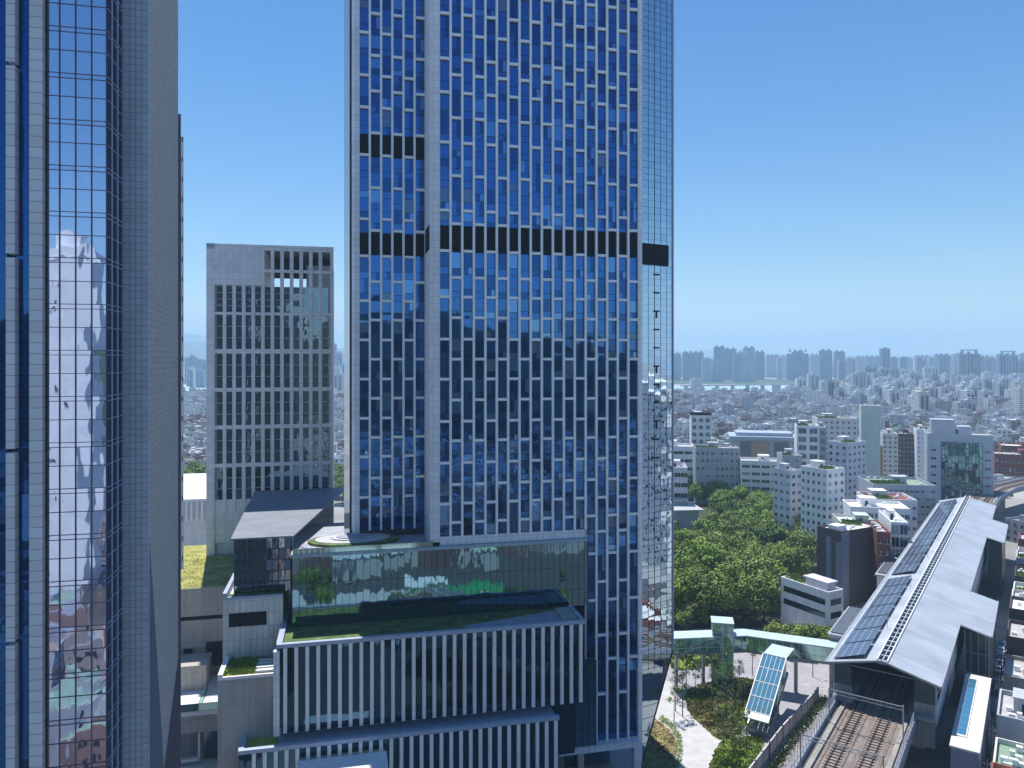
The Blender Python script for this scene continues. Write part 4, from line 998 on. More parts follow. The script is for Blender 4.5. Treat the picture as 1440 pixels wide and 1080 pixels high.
# viaduct: centreline in station-frame coordinates
vd = thing('rail_viaduct', 'double track concrete rail viaduct running through the station', 'viaduct', (S.ox, S.oy, 0), S.rz)
cl = [(-1.2, y) for y in range(-120, 232, 8)]
for (X, Y) in ((214.5, 349), (232, 373), (254, 401), (280, 427), (312, 450), (352, 468), (400, 478), (470, 484)):
    cl.append(S.loc(X, Y))
cl = cl[:44]+cl[44:]
def path_off(path, off):
    out = []
    for i, p in enumerate(path):
        a = Vector(path[max(0, i-1)]); b = Vector(path[min(len(path)-1, i+1)]); d = (b-a).normalized(); out.append((p[0]+d.y*off, p[1]-d.x*off))
    return out
def sweep(mb, path, o0, o1, z0, z1, m=0):
    A, B = path_off(path, o0), path_off(path, o1); n = len(mb.v)
    for (p, q) in zip(A, B): mb.v += [(p[0],p[1],z0),(q[0],q[1],z0),(q[0],q[1],z1),(p[0],p[1],z1)]
    for i in range(len(path)-1):
        a = n+4*i; b = a+4
        mb.f += [(a,b,b+1,a+1),(a+1,b+1,b+2,a+2),(a+2,b+2,b+3,a+3),(a+3,b+3,b,a)]; mb.m += [m]*4
    mb.f += [(n,n+1,n+2,n+3),(a+4,a+7,a+6,a+5)]; mb.m += [m]*2
zd = 14.0
b_ = MB(); sweep(b_, cl, -7.6, 7.6, zd-1.6, zd-.25); sweep(b_, cl, -4.5, 4.5, zd-3.4, zd-1.61); b_.build('deck', M_conc, vd)
b_ = MB(); sweep(b_, cl, -7.1, 7.1, zd-.24, zd-.1); b_.build('ballast', mat('track bed concrete', (.21,.175,.155), .9, 0, .25, .6, streak=0), vd)
M_par = mat('blue grey noise wall', (.36,.41,.50), .6, 0, .08, .3, grid=(2.0,3), gcol=(.2,.23,.3), gw=.06)
pre = [p for p in cl if p[1] <= 0.5]; post = cl[-9:]
for nm, o0, o1 in (('parapet', -7.6, -7.3), ('parapet', 7.3, 7.6)):
    b_ = MB(); sweep(b_, cl, o0, o1, zd-.6, zd+1.0); b_.build(nm, M_par, vd)
b_ = MB()
for off in (-7.45, 7.45):
    pp = path_off(pre, off)
    for i in range(len(pp)-1):
        for q in range(4):
            t_ = q/4; x = pp[i][0]*(1-t_)+pp[i+1][0]*t_; y = pp[i][1]*(1-t_)+pp[i+1][1]*t_; b_.bar((x, y, zd+1.0), (x, y, zd+2.6), .07)
        for zz_ in (1.5, 2.0, 2.6): b_.bar((pp[i][0], pp[i][1], zd+zz_), (pp[i+1][0], pp[i+1][1], zd+zz_), .05)
b_.build('railing', M_steel, vd)
M_rail = mat('rusty rail', (.09,.05,.035), .5, .5, .2, .5)
for off in (-3.6, -2.1, 1.6, 3.1):
    b_ = MB(); sweep(b_, cl, off-.09, off+.09, zd+.12, zd+.32); b_.build('rail', M_rail, vd)
b_ = MB()
pp = path_off(cl, -2.85); pq = path_off(cl, 2.35)
for P_ in (pp, pq):
    for i in range(len(P_)-1):
        a, c = Vector(P_[i]), Vector(P_[i+1]); L_ = (c-a).length; n = max(1, int(L_/1.1)); ang = atan2((c-a).y, (c-a).x)
        if a.y > 20 and a.y < 215: continue
        for q in range(n): p = a.lerp(c, q/n); b_.rbox(p.x, p.y, ang, .3, 2.5, zd-.09, zd+.12)
b_.build('sleeper', mat('sleeper', (.27,.24,.22), .85, 0, .2), vd)
b_ = MB()
for off in (-4.9, -1.2, .7, 4.4): sweep(b_, cl, off-.22, off+.22, zd-.09, zd+.05)
b_.build('cable_trough', mat('stained trough', (.20,.16,.14), .9, 0, .3, .8), vd)
b_ = MB(); sweep(b_, cl, -6.4, -5.5, zd-.08, zd+.35); sweep(b_, cl, 5.6, 6.4, zd-.08, zd+.35); b_.build('walkway', M_conc, vd)
mast = MB(); mast.bar((-6.7,0,zd), (-6.7,0,zd+7.2), .13, 0, 6); mast.bar((6.7,0,zd), (6.7,0,zd+7.2), .13, 0, 6); mast.bar((-6.7,0,zd+6.9), (6.7,0,zd+6.9), .1)
mast.bar((-6.7,0,zd+6.2), (6.7,0,zd+6.2), .06)
for q in range(8): mast.bar((-6.7+q*1.675,0,zd+6.2), (-6.7+(q+.5)*1.675,0,zd+6.9), .04); mast.bar((-6.7+(q+.5)*1.675,0,zd+6.9), (-6.7+(q+1)*1.675,0,zd+6.2), .04)
for x in (-2.85, 2.35): mast.bar((x,0,zd+6.2), (x,0,zd+5.3), .04)
mm_ = mast.mesh('catenary_mast', M_steel)
for (x, y) in [(-1.2, -11), (-1.2, -33)]: put(mm_, 'catenary_mast', vd, (x, y, 0))
for i in (-7, -5, -3): o = put(mm_, 'catenary_mast', vd, (*cl[i], 0)); d = Vector(cl[i+1])-Vector(cl[i-1]); o.rotation_euler = (0,0,atan2(d.y, d.x)-pi/2)
b_ = MB()
for x in (-2.85, 2.35):
    pp = path_off(cl, x)
    for i in range(len(pp)-1): b_.bar((*pp[i], zd+5.3), (*pp[i+1], zd+5.3), .025); b_.bar((*pp[i], zd+6.1), (*pp[i+1], zd+6.1), .02)
b_.build('overhead_wire', M_mull, vd)
pil = MB(); pil.box(-1.5, 1.5, -1.1, 1.1, 0, 9.5); pil.prism([(-1.5,-1.0),(1.5,-1.0),(1.5,1.0),(-1.5,1.0)], 9.5, 9.6)
pil.box(-5.5, 5.5, -1.2, 1.2, 9.3, 10.59); pm = pil.mesh('pier', M_conc)
for (x, y) in [(-1.2, -12), (-1.2, -36), (-1.2, -60)]: put(pm, 'pier', vd, (x, y, 0))
for i in (-8, -6, -5, -4, -3, -2): o = put(pm, 'pier', vd, (*cl[i], 0)); d = Vector(cl[i+1])-Vector(cl[i-1]); o.rotation_euler = (0,0,atan2(d.y, d.x)-pi/2)
# second curved parapet edge sound wall on the far curve
# escalator shed on the right
es = thing('stair_shed', 'long white shed roof with blue skylight strip beside the station', 'shed', (S.ox, S.oy, 0), S.rz)
ZS = 14.0
ea, eb = S.loc(*G(1343, 1050, ZS)), S.loc(*G(1352, 945, ZS)); ex0 = (ea[0]+eb[0])/2; ey0, ey1 = ea[1], eb[1]
b_ = MB(); b_.box(ex0, ex0+5.0, ey0, ey1, ZS-.4, ZS); b_.build('roof', mat('warm white shed roof', (.66,.62,.58), .7, 0, .12, .4, grid=(1.3,2.2,'flat'), gcol=(.45,.42,.4), gw=.03), es)
b_ = MB(); b_.box(ex0+.2, ex0+4.8, ey0+.2, ey1-.2, 0, ZS-.41); b_.build('wall', mat('shade blue wall', (.20,.24,.32), .6), es)
b_ = MB(); b_.box(ex0+.7, ex0+2.5, ey0+5, ey1-3, ZS+.01, ZS+.25); b_.build('skylight_frame', M_white, es)
for k in range(10):
    b_ = MB(); q0 = ey0+5.5+(ey1-ey0-9)*k/10; b_.box(ex0+.9, ex0+2.3, q0, q0+(ey1-ey0-9)/10-.3, ZS+.26, ZS+.36); b_.build('skylight', glass('skylight blue', (.35,.62,.8), 0, .5, (.06,.2,.3), base=.35, rough=.1), es)

# ------------------------------------------------------------------ glazed footbridge, escalator canopy, lift tower
fb = thing('covered_footbridge', 'mint glass covered footbridge leading across the plaza to the station', 'footbridge', (*G(940, 893, 14), 0), 0)
fx, fy = G(940, 893, 14)[:2] if False else (G(940, 893, 14)); fb.location = (fx, fy, 0)
p0 = Vector((fx, fy)); p1 = Vector(G(1048, 889, 14)); p2 = Vector(G(1180, 907, 14))
pth = [(0,0), tuple(p1-p0), tuple(p2-p0)]
M_mintroof = mat('pale mint roof', (.50,.62,.62), .45, .1, .06, .3, grid=(3.0,30,'flat'), gcol=(.38,.48,.5), gw=.04)
b_ = MB(); sweep(b_, pth, -2.6, 2.6, 13.7, 14.0); b_.build('roof', M_mintroof, fb)
b_ = MB(); sweep(b_, pth, -2.3, 2.3, 9.4, 9.9); b_.build('deck', M_conc, fb)
b_ = MB(); sweep(b_, pth, 2.1, 2.2, 9.91, 13.69); sweep(b_, pth, -2.2, -2.1, 9.91, 13.69); b_.build('side_glass', G_mint, fb)
b_ = MB()
for i in range(2):
    a, c = Vector(pth[i]), Vector(pth[i+1]); n = int((c-a).length/1.8)
    for off in (-2.25, 2.25):
        d = (c-a).normalized(); nn = Vector((d.y, -d.x))*off
        for q in range(n+1): p = a.lerp(c, q/n)+nn; b_.bar((p.x, p.y, 9.9), (p.x, p.y, 13.7), .06)
        b_.bar((*(a+nn), 11.2), (*(c+nn), 11.2), .05)
b_.build('frame', M_alu, fb)
b_ = MB()
for t_ in (.1, .45, .8):
    p = Vector(pth[0]).lerp(Vector(pth[1]), t_); b_.cone((p.x, p.y, 0), (p.x, p.y, 9.4), .5, .5, 0, 12)
p = Vector(pth[1]).lerp(Vector(pth[2]), .55); b_.cone((p.x, p.y, 0), (p.x, p.y, 9.4), .5, .5, 0, 12)
p = Vector(pth[1]).lerp(Vector(pth[2]), .92); b_.cone((p.x, p.y, 0), (p.x, p.y, 9.4), .5, .5, 0, 12)
b_.build('support', M_steel, fb)
# escalator canopy
E = Frame(*G(1080, 912, 14), 125.3); 
ec = thing('escalator_canopy', 'sloping glass escalator canopy coming down from the footbridge to the plaza', 'canopy', (E.ox, E.oy, 0), E.rz)
ew = 5.6; sl0, sl1 = -1.0, -17.5; zt0, zt1 = 14.15, 5.2
def ez(y): return zt0 if y > sl0-3 else zt0+(zt1-zt0)*(sl0-3-y)/((sl0-3)-sl1)
b_ = MB(); 
def eslab(mb, x0, x1, y0, y1, dz0, dz1, m=0):
    n = len(mb.v); mb.v += [(x0,y0,ez(y0)+dz0),(x1,y0,ez(y0)+dz0),(x1,y1,ez(y1)+dz0),(x0,y1,ez(y1)+dz0),(x0,y0,ez(y0)+dz1),(x1,y0,ez(y0)+dz1),(x1,y1,ez(y1)+dz1),(x0,y1,ez(y1)+dz1)]
    mb.f += [tuple(n+i for i in f) for f in ((0,3,2,1),(4,5,6,7),(0,1,5,4),(1,2,6,5),(2,3,7,6),(3,0,4,7))]; mb.m += [m]*6
eslab(b_, 0, ew, -4, 3.5, -.25, 0); eslab(b_, -.1, ew+.1, sl1-1.5, sl1, -.25, .03)
b_.build('roof', M_mintroof, ec)
b_ = MB(); nb = 4
G_can = glass('canopy blue glass', (.55,.80,.88), .02, .8, (.10,.26,.32), base=.4, rough=.05)
for i in range(nb):
    for j in range(5):
        ya, yb = -4+(sl1+4)*i/nb, -4+(sl1+4)*(i+1)/nb
        eslab(b_, ew*j/5+.06, ew*(j+1)/5-.06, yb+.12, ya-.12, -.1, -.02)
b_.build('canopy_glass', G_can, ec)
b_ = MB()
for i in range(nb+1): ya = -4+(sl1+4)*i/nb; b_.bar((0, ya, ez(ya)), (ew, ya, ez(ya)), .14)
for j in range(6): b_.bar((ew*j/5, -4, zt0), (ew*j/5, sl1, zt1), .05 if 0 < j < 5 else .16)
b_.build('frame', M_white, ec)
b_ = MB()
for x in (0, ew):
    for i in range(6):
        ya, yb = -4+(sl1+4)*i/6, -4+(sl1+4)*(i+1)/6
        n = len(b_.v); b_.v += [(x,ya,ez(ya)-.15),(x,yb,ez(yb)-.15),(x,yb,ez(yb)-3.4),(x,ya,ez(ya)-3.4)]; b_.f.append((n,n+1,n+2,n+3)); b_.m.append(0)
b_.build('side_glass', G_mint, ec)
b_ = MB(); n = 0; b_.v = [(0,-2,10),(ew,-2,10),(ew,sl1,1.2),(0,sl1,1.2),(0,-2,9.4),(ew,-2,9.4),(ew,sl1,.2),(0,sl1,.2)]; b_.f = [(0,1,2,3),(4,7,6,5),(0,3,7,4),(1,5,6,2),(0,4,5,1),(3,2,6,7)]; b_.m = [0]*6
b_.build('escalator', M_steel, ec)
b_ = MB(); b_.cone((ew*.8, -7, 0), (ew*.8, -7, 9), .25, .25, 0, 8); b_.cone((ew*.2, -7, 0), (ew*.2, -7, 9), .25, .25, 0, 8); b_.build('support', M_steel, ec)
lx, ly = G(1014, 872, 17.5)
li = thing('lift_tower', 'square glass lift tower with pale cap beside the covered footbridge', 'lift tower', (lx, ly, 0), R(-12))
b_ = MB(); b_.box(-2.6, 3.2, -2.6, 2.6, 17.2, 17.6); b_.build('roof', M_mintroof, li)
b_ = MB(); b_.box(-2.3, 2.9, -2.3, 2.3, 0, 17.19); b_.build('glass', G_mint, li)
b_ = MB()
for (x, y) in ((-2.35,-2.35),(2.95,-2.35),(-2.35,2.35),(2.95,2.35),(.3,-2.35)): b_.bar((x,y,0), (x,y,17.2), .12)
for z in (4,8,12,15): b_.bar((-2.35,-2.4,z), (2.95,-2.4,z), .07)
b_.build('frame', M_alu, li)

# ------------------------------------------------------------------ boundary wall, hedge, lanes beside the viaduct
def wall_line(name, label, pxs, h, th, m, cat):
    P = [Vector(G(*p)) for p in pxs]; o0 = P[0]; t_ = thing(name, label, cat, (o0.x, o0.y, 0))
    return t_, [tuple(p-o0) for p in P]
t_, pp = wall_line('boundary_wall', 'pale panel wall running beside the hedge and the viaduct', [(1040, 1120), (1100, 1040), (1150, 985)], 2.4, .3, None, 'wall')
b_ = MB(); sweep(b_, pp, -.15, .15, 0, 3.2); b_.build('panel', mat('pale lilac panel', (.52,.50,.54), .7, 0, .1, .3, grid=(3,4), gcol=(.3,.3,.33), gw=.06), t_)
b_ = MB()
for i in range(len(pp)-1):
    a, c = Vector(pp[i]), Vector(pp[i+1]); n = int((c-a).length/4)
    for q in range(n+1): p = a.lerp(c, q/n); b_.box(p.x-.2, p.x+.2, p.y-.2, p.y+.2, 0, 3.4)
b_.build('post', M_conc, t_)
hp = [G(*p) for p in ((1072, 1110), (1115, 1050), (1160, 990))]
b_ = MB(); r2 = random.Random(4)
for i in range(2):
    for q in range(1900):
        t_ = r2.random(); x = hp[i][0]*(1-t_)+hp[i+1][0]*t_+r2.uniform(-1,1); y = hp[i][1]*(1-t_)+hp[i+1][1]*t_+r2.uniform(-1,1); z = 2.2*r2.random()**.6; a = r2.uniform(0,6.28); s = r2.uniform(.12,.3)
        b_.face([(x-s*cos(a), y-s*sin(a), z), (x+s*cos(a), y+s*sin(a), z), (x, y+s*.4, z+s*1.2)], r2.randint(0,1))
tag(b_.build('hedge', [L_c, L_b]), 'long dark green hedge between the pale wall and the viaduct lane', 'hedge')
fence = thing('mesh_fence', 'thin grey fence along the lane left of the viaduct', 'fence', (*G(1085, 1120), 0)); f0_ = Vector(G(1085, 1120)); f1_ = Vector(G(1172, 985)); fd = f1_-f0_
b_ = MB(); n = int(fd.length/2)
for q in range(n+1): p = fd*q/n; b_.bar((p.x, p.y, 0), (p.x, p.y, 2.2), .05)
b_.build('post', M_steel, fence)
b_ = MB()
for z in (.4, 1.0, 1.6, 2.15): b_.bar((0,0,z), (fd.x, fd.y, z), .03)
for q in range(n*6): p = fd*q/(n*6); b_.bar((p.x, p.y, .3), (p.x, p.y, 2.1), .012)
b_.build('mesh', M_steel, fence)
sheet('service_lane', [(1100,1110),(1150,1110),(1185,985),(1170,980)], M_path, .06)
sheet('road', [S.w(HW+7.5, -60), S.w(19.0, -60), S.w(19.0, 330), S.w(HW+7.5, 330)], mat('asphalt', (.07,.07,.075), .9, 0, .2, .4), .03, px=False)
b_ = MB(); P_ = [S.w(HW+6.9, -60), S.w(HW+7.5, -60), S.w(HW+7.5, 330), S.w(HW+6.9, 330)]; b_.prism(P_, .03, .17); b_.prism([S.w(19.01, -60), S.w(19.55, -60), S.w(19.55, 330), S.w(19.01, 330)], .034, .175); struct(b_, 'pavement', M_conc)
b_ = MB()
b_.prism([S.w(18.6, 76), S.w(18.72, 76), S.w(18.72, 150), S.w(18.6, 150)], .036, .042)
struct(b_, 'lane_marking', M_white)

# ------------------------------------------------------------------ right street: row of buildings, cars, poles
rw = random.Random(21)
rowspec = [(-38, 13, 12, 10.5, M_whiteb, M_roofw, 'white roofed shop building nearest the bottom edge'),
           (-22, 15, 14, 12.0, M_red, M_roofw, 'red walled building with bright white roof by the tracks'),
           (-4, 14, 13, 9.5, M_cream, M_roofgreen, 'cream building with green roof beside the white shed'),
           (14, 15, 14, 12.5, M_greyb, M_roofg, 'grey flat roofed building behind the blue clutter'),
           (48, 16, 15, 9.0, M_conc, M_roofg, 'low concrete building beside the parked cars'),
           (68, 16, 15, 12.5, M_brick, M_roofg, 'dark brown house with balconies by the station stair hall'),
           (88, 14, 14, 14.5, M_brick, M_roofw, 'taller brown brick house with white roof edge'),
           (106, 14, 14, 12, M_cream, M_roofg, 'cream walled house halfway along the station street'),
           (124, 14, 14, 10, M_whiteb, M_roofgreen, 'white house with green roof along the station street'),
           (142, 15, 14, 11, M_brick, M_roofg, 'brown low house at the second roof wing'),
           (162, 15, 14, 13, M_greyb, M_roofw, 'grey house with white roof near the far wing'),
           (182, 14, 14, 10, M_cream, M_roofg, 'cream house near the far station end'),
           (202, 14, 14, 12, M_red, M_roofg, 'red brick house at the far station end')]
for (y, l, dpt, h, wm, rm, lab) in rowspec:
    F2 = S; X, Y = S.w(19.6, y); root = thing('street_building', lab, 'building', (X, Y, 0), S.rz); WALLM[root.name] = wm
    b = MB(); b.box(0, dpt, 0, l, 0, h); b.build('wall', wm, root)
    b = MB(); b.box(.36, dpt-.36, .36, l-.36, h+.004, h+.08); b.build('roof', rm, root)
    roof_kit(root, 0, dpt, 0, l, h+.01, rw, green=1 if rw.random() < .4 else 0)
    nzz = max(2, int(h/3.2)); me = (win_mesh(1.6, 1.4), blind_mesh(1.6, 1.4)); mey = (win_mesh(1.6, 1.4, axis='y'), blind_mesh(1.6, 1.4, 'y'))
    for j in range(nzz):
        for i in range(4): put(me, 'window', root, (dpt*(i+.5)/4, 0, 1.1+j*3.1))
        for i in range(4): o = put(mey, 'window', root, (0, l*(i+.5)/4, 1.1+j*3.1)); o.rotation_euler = (0,0,pi)
# cars
def make_car(name, label, col, X, Y, rz, group=None):
    root = thing(name, label, 'car', (X, Y, 0.03), rz, group)
    pm_ = mat('car paint %.2f %.2f' % (col[0], col[2]), col, .25, .2, .03)
    b = MB(); prof = [(-2.2,.35),(-2.25,.75),(-2.1,1.0),(-1.2,1.08),(-.7,1.5),(.9,1.52),(1.5,1.1),(2.15,.95),(2.25,.6),(2.2,.35)]
    for i in range(len(prof)):
        j = (i+1) % len(prof); (xa_, za), (xb_, zb2) = prof[i], prof[j]; wa = .87 if za < 1.2 else .68; wb_ = .87 if zb2 < 1.2 else .68
        b.face([(xa_,-wa,za),(xa_,wa,za),(xb_,wb_,zb2),(xb_,-wb_,zb2)])
    for s in (-1, 1):
        low = [(x, z) for x, z in prof if z < 1.2]; b.face([(x, s*.87, z) for x, z in low]); b.face([(-1.2,s*.87,1.08),(-.7,s*.68,1.5),(.9,s*.68,1.52),(1.5,s*.87,1.1)])
    b.build('body', pm_, root)
    b = MB()
    for s in (-1, 1): b.face([(-1.02,s*.86,1.12),(-.66,s*.715,1.44),(.84,s*.715,1.46),(1.3,s*.86,1.14)])
    b.face([(.98,-.62,1.48),(.98,.62,1.48),(1.47,.76,1.14),(1.47,-.76,1.14)]); b.face([(-.78,-.62,1.46),(-.78,.62,1.46),(-1.2,.76,1.12),(-1.2,-.76,1.12)])
    b.build('window', G_gen, root)
    for (x, s) in ((-1.35,-1),(-1.35,1),(1.4,-1),(1.4,1)):
        b = MB(); b.cone((x, s*.72, .33), (x, s*.9, .33), .33, .33, 0, 14); b.build('wheel', M_dark, root)
    return root
cars = [((.7,.7,.71), 'white saloon parked nearest the footpath by the station wing'), ((.62,.63,.66), 'silver car parked second in the street row'), ((.08,.08,.09), 'black car parked in the street row'),
        ((.7,.7,.7), 'white car parked farther up the station street'), ((.10,.14,.30), 'dark blue car parked up the station street')]
for i, (c, lab) in enumerate(cars):
    X, Y = S.w(17.5, 78+i*5.6); make_car('parked_car', lab, c, X, Y, S.rz+pi/2, 'cars parked in the station street')
for i, (c, lab) in enumerate([((.68,.68,.68), 'white car driving along the station between the two roof wings'), ((.3,.05,.05), 'dark red car driving along the station between the roof wings'), ((.07,.07,.08), 'black car driving in the street past the far roof wing')]):
    X, Y = S.w(14.0, (92, 118, 200)[i]); make_car('moving_car', lab, c, X, Y, S.rz-pi/2, 'cars driving in the station street')
# utility poles with wires
def pole(X, Y, rz, label, h=11):
    r_ = thing('utility_pole', label, 'pole', (X, Y, 0), rz, 'utility poles in the station street')
    b = MB(); b.cone((0,0,0), (0,0,h), .2, .12, 0, 8); b.build('post', M_conc, r_)
    b = MB(); b.box(-1.3, 1.3, -.07, .07, h-1, h-.85); b.box(-1.0, 1.0, -.07, .07, h-1.9, h-1.75); b.build('crossarm', M_steel, r_)
    b = MB(); b.cone((.5,.3,h-3.4), (.5,.3,h-2.4), .28, .28, 0, 10); b.cone((-.5,.3,h-3.4), (-.5,.3,h-2.4), .28, .28, 0, 10); b.build('transformer', M_steel, r_)
    b = MB()
    for x in (-1.2, -.5, .5, 1.2): b.cone((x,0,h-.85), (x,0,h-.6), .06, .06)
    b.build('insulator', M_white, r_)
pl = [(11.6, -26), (18.8, 14), (18.8, 44), (18.7, -2), (18.7, 30), (18.7, 62)]
pls = ['utility pole right beside the viaduct near the bottom', 'utility pole beside the white shed', 'utility pole before the first roof wing', 'utility pole in front of the cream building', 'utility pole by the parked cars', 'utility pole by the brown houses']
for (x, y), lab in zip(pl, pls): pole(*S.w(x, y), S.rz, lab)
b_ = MB()
for seq in (pl[:2], pl[3:]):
    for i in range(len(seq)-1):
        for dx in (-1.2, -.5, .5, 1.2):
            pa, pb = Vector((*S.w(seq[i][0]+dx, seq[i][1]), 10.4)), Vector((*S.w(seq[i+1][0]+dx, seq[i+1][1]), 10.4)); prev = pa
            for q in range(1, 7):
                p = pa.lerp(pb, q/6); p.z -= 1.0*sin(pi*q/6); b_.bar(prev, p, .025); prev = p
for dx in (-.5, .5):
    pa, pb = Vector((*S.w(pl[1][0]+dx, pl[1][1]), 9.6)), Vector((*S.w(pl[3][0]+dx, pl[3][1]), 9.6)); b_.bar(pa, pb, .03)
tag(b_.build('power_cable', M_mull), 'black overhead cables strung between the utility poles', 'cables')
# street awnings and stalls beside the shed
b_ = None
for i, (x, y, c, lab) in enumerate([(18.2, 44, (.05,.12,.45), 'blue tarpaulin stall in the alley by the white shed'), (18.2, 50, (.55,.5,.5), 'pale tarpaulin stall in the alley by the white shed'), (18.2, 57, (.3,.3,.34), 'grey awning stall near the bottom of the alley')]):
    X, Y = S.w(x, y); r_ = thing('market_stall', lab, 'stall', (X, Y, 0.04), S.rz)
    b = MB(); b.prism([(-1.4,-1.8),(1.4,-1.8),(1.4,1.8),(-1.4,1.8)], 2.4, 2.5); b.face([(-1.5,-1.9,2.5),(0,-1.9,3.1),(0,1.9,3.1),(-1.5,1.9,2.5)]); b.face([(0,-1.9,3.1),(1.5,-1.9,2.5),(1.5,1.9,2.5),(0,1.9,3.1)]); b.build('awning', mat('awning %d' % i, c, .7), r_)
    b = MB()
    for (a, c2) in ((-1.3,-1.7),(1.3,-1.7),(-1.3,1.7),(1.3,1.7)): b.bar((a,c2,0),(a,c2,2.4),.05)
    b.build('pole', M_steel, r_); b = MB(); b.box(-1.1,1.1,-1.4,1.4,.1,.9); b.build('counter', M_conc, r_)
# lamp posts on the plaza
for (px, py, lab) in ((1082, 1068, 'tall dark lamp post in front of the escalator canopy'), (950, 1000, 'slim lamp post beside the tower foot'), (1143, 952, 'slim lamp post by the station wall')):
    X, Y = G(px, py); r_ = thing('lamp_post', lab, 'lamp post', (X, Y, 0), R(30), 'lamp posts on the plaza')
    b = MB(); b.cone((0,0,0), (0,0,8.5), .12, .07, 0, 8); b.build('post', M_mull, r_); b = MB(); b.bar((0,0,8.4),(1.4,0,8.7),.05); b.box(1.1,2.0,-.15,.15,8.62,8.74); b.build('lamp_head', M_mull, r_)

# ------------------------------------------------------------------ trees
def crown(seed, rad, hgt, nclump, nleaf, leaf, base):
    r2 = random.Random(seed); b = MB(); cl_ = []
    for i in range(nclump):
        th = r2.uniform(0, 2*pi); u = r2.random()**.55; zz_ = r2.random()
        rr_ = rad*u*(1-.45*zz_**2)*(.65 if zz_ < .12 else 1); cl_.append((rr_*cos(th), rr_*sin(th), base+(hgt-base)*(.12+.8*zz_*(1-.25*u)), rad*r2.uniform(.20,.40), r2.randint(0,2)))
    for (cx, cy, cz, cr, mi) in cl_:
        for _ in range(nleaf):
            d = Vector((r2.gauss(0,1), r2.gauss(0,1), r2.gauss(0,.8))).normalized(); q = cr*(.55+.5*r2.random()**.5)*(1+.25*noise.noise(d*2.3+Vector((seed, cx, cy))))
            p = Vector((cx, cy, cz))+d*q; 
            if p.z < base*.7: continue
            nrm = (d+Vector((r2.gauss(0,.45), r2.gauss(0,.45), r2.gauss(0,.45)+.25))).normalized(); t1 = nrm.cross(Vector((r2.gauss(0,1), r2.gauss(0,1), r2.gauss(0,1)))).normalized(); t2 = nrm.cross(t1); s = leaf*r2.uniform(.6,1.3)
            b.face([p-t1*s, p+t2*s*.6, p+t1*s, p-t2*s*.6], mi if r2.random() < .75 else r2.randint(0,2))
    return b
def trunk_mb(seed, h, r0, nb, spread, top):
    r2 = random.Random(seed+500); b = MB(); p = Vector((0,0,0)); q = Vector((r2.uniform(-.3,.3), r2.uniform(-.3,.3), h)); b.cone(p, q, r0, r0*.65, 0, 7)
    for i in range(nb):
        a = 2*pi*i/nb+r2.uniform(-.4,.4); e = q+Vector((cos(a)*spread, sin(a)*spread, (top-h)*r2.uniform(.5,.9))); s = q*(r2.uniform(.75,1)); m_ = s.lerp(e, .5)+Vector((0,0,.4)); b.cone(s, m_, r0*.42, r0*.25, 0, 5); b.cone(m_, e, r0*.25, r0*.08, 0, 5)
    return b
M_bark = mat('bark', (.09,.07,.055), .9, 0, .3, 2)
protos = []
for k in range(5):
    rad, hg_ = [(7.4,14.5),(8.2,16.5),(6.2,12.5),(7.6,15),(5.0,11)][k]
    cm_ = crown(k+11, rad, hg_, 46, 120, .42, hg_*.26).mesh('crown', [[L_a,L_b,L_c],[L_b,L_b,L_a],[L_b,L_c,L_c],[L_a,L_b,L_b],[L_d,L_b,L_a]][k]); tm_ = trunk_mb(k, hg_*.4, .34, 5, rad*.5, hg_*.9).mesh('trunk', M_bark)
    protos.append((cm_, tm_))
def tree(name, proto, X, Y, s, rz, label, group, cat='tree', sz=None):
    r_ = thing(name, label, cat, (X, Y, 0), rz, group); r_.scale = (s, s, sz or s)
    put(proto[0], 'crown', r_, (0,0,0)); put(proto[1], 'trunk', r_, (0,0,0)); return r_
rt = random.Random(77); ntree = 0; spots = []
D = 250.0
while D < 425:
    xr = {250:1080, 262:1092}.get(int(D), None)
    xr = 1085 if D < 262 else (1108 if D < 285 else (1138 if D < 318 else (1150 if D < 350 else 1148)))
    X0, X1 = (925-720)/FPX*D, (xr-720)/FPX*D-3; x = X0+rt.uniform(0, 5)
    while x < X1: spots.append((x+rt.uniform(-1.5,1.5), D+rt.uniform(-3,3), rt.uniform(.75,1.25))); x += rt.uniform(9.5, 13)
    D += 12.5
D = 432.0
while D < 560:
    X0, X1 = (925-720)/FPX*D, ((1083 if D < 480 else 1100)-720)/FPX*D-3; x = X0+rt.uniform(0, 5)
    while x < X1: spots.append((x+rt.uniform(-1.5,1.5), D+rt.uniform(-3,3), rt.uniform(.8,1.05))); x += rt.uniform(10, 14)
    D += 17
for (x, y, s) in spots:
    if 338 < y < 436 and 720+x/y*FPX < 1012: continue
    k = rt.randrange(5); px = 720+x/y*FPX; xm = (1090 if y < 300 else 1140) if y < 425 else 1095
    row = 'front edge' if y < 290 else ('front half' if y < 335 else ('middle' if y < 380 else ('back half' if y < 430 else 'far end')))
    side = 'beside the tower edge' if px < 985 else ('near its centre' if px < 1050 else 'by the apartment blocks')
    look = ['bright green broad', 'large deep green', 'dark green rounded', 'tall mid green', 'small olive green'][k]
    tree('park_tree', protos[k], x, y, s, rt.uniform(0, 6.28), '%s tree in the %s of the park wood %s' % (look, row, side), '%s trees, %s of the park wood %s' % (look, row, side))
for (px, py, s, k) in ((1094, 916, .8, 4), (1108, 919, .72, 2), (1123, 920, .82, 4), (1138, 921, .75, 2), (1152, 922, .8, 4), (1164, 918, .66, 2), (960, 888, .5, 0), (985, 880, .55, 4)):
    tree('small_tree', protos[k], *G(px, py), s, rt.uniform(0, 6), ['bushy small olive tree before the ribbon window house', 'small tree at the edge of the covered footbridge'][0 if px > 1090 else 1], 'small trees by the ribbon house' if px > 1090 else 'small trees by the footbridge')
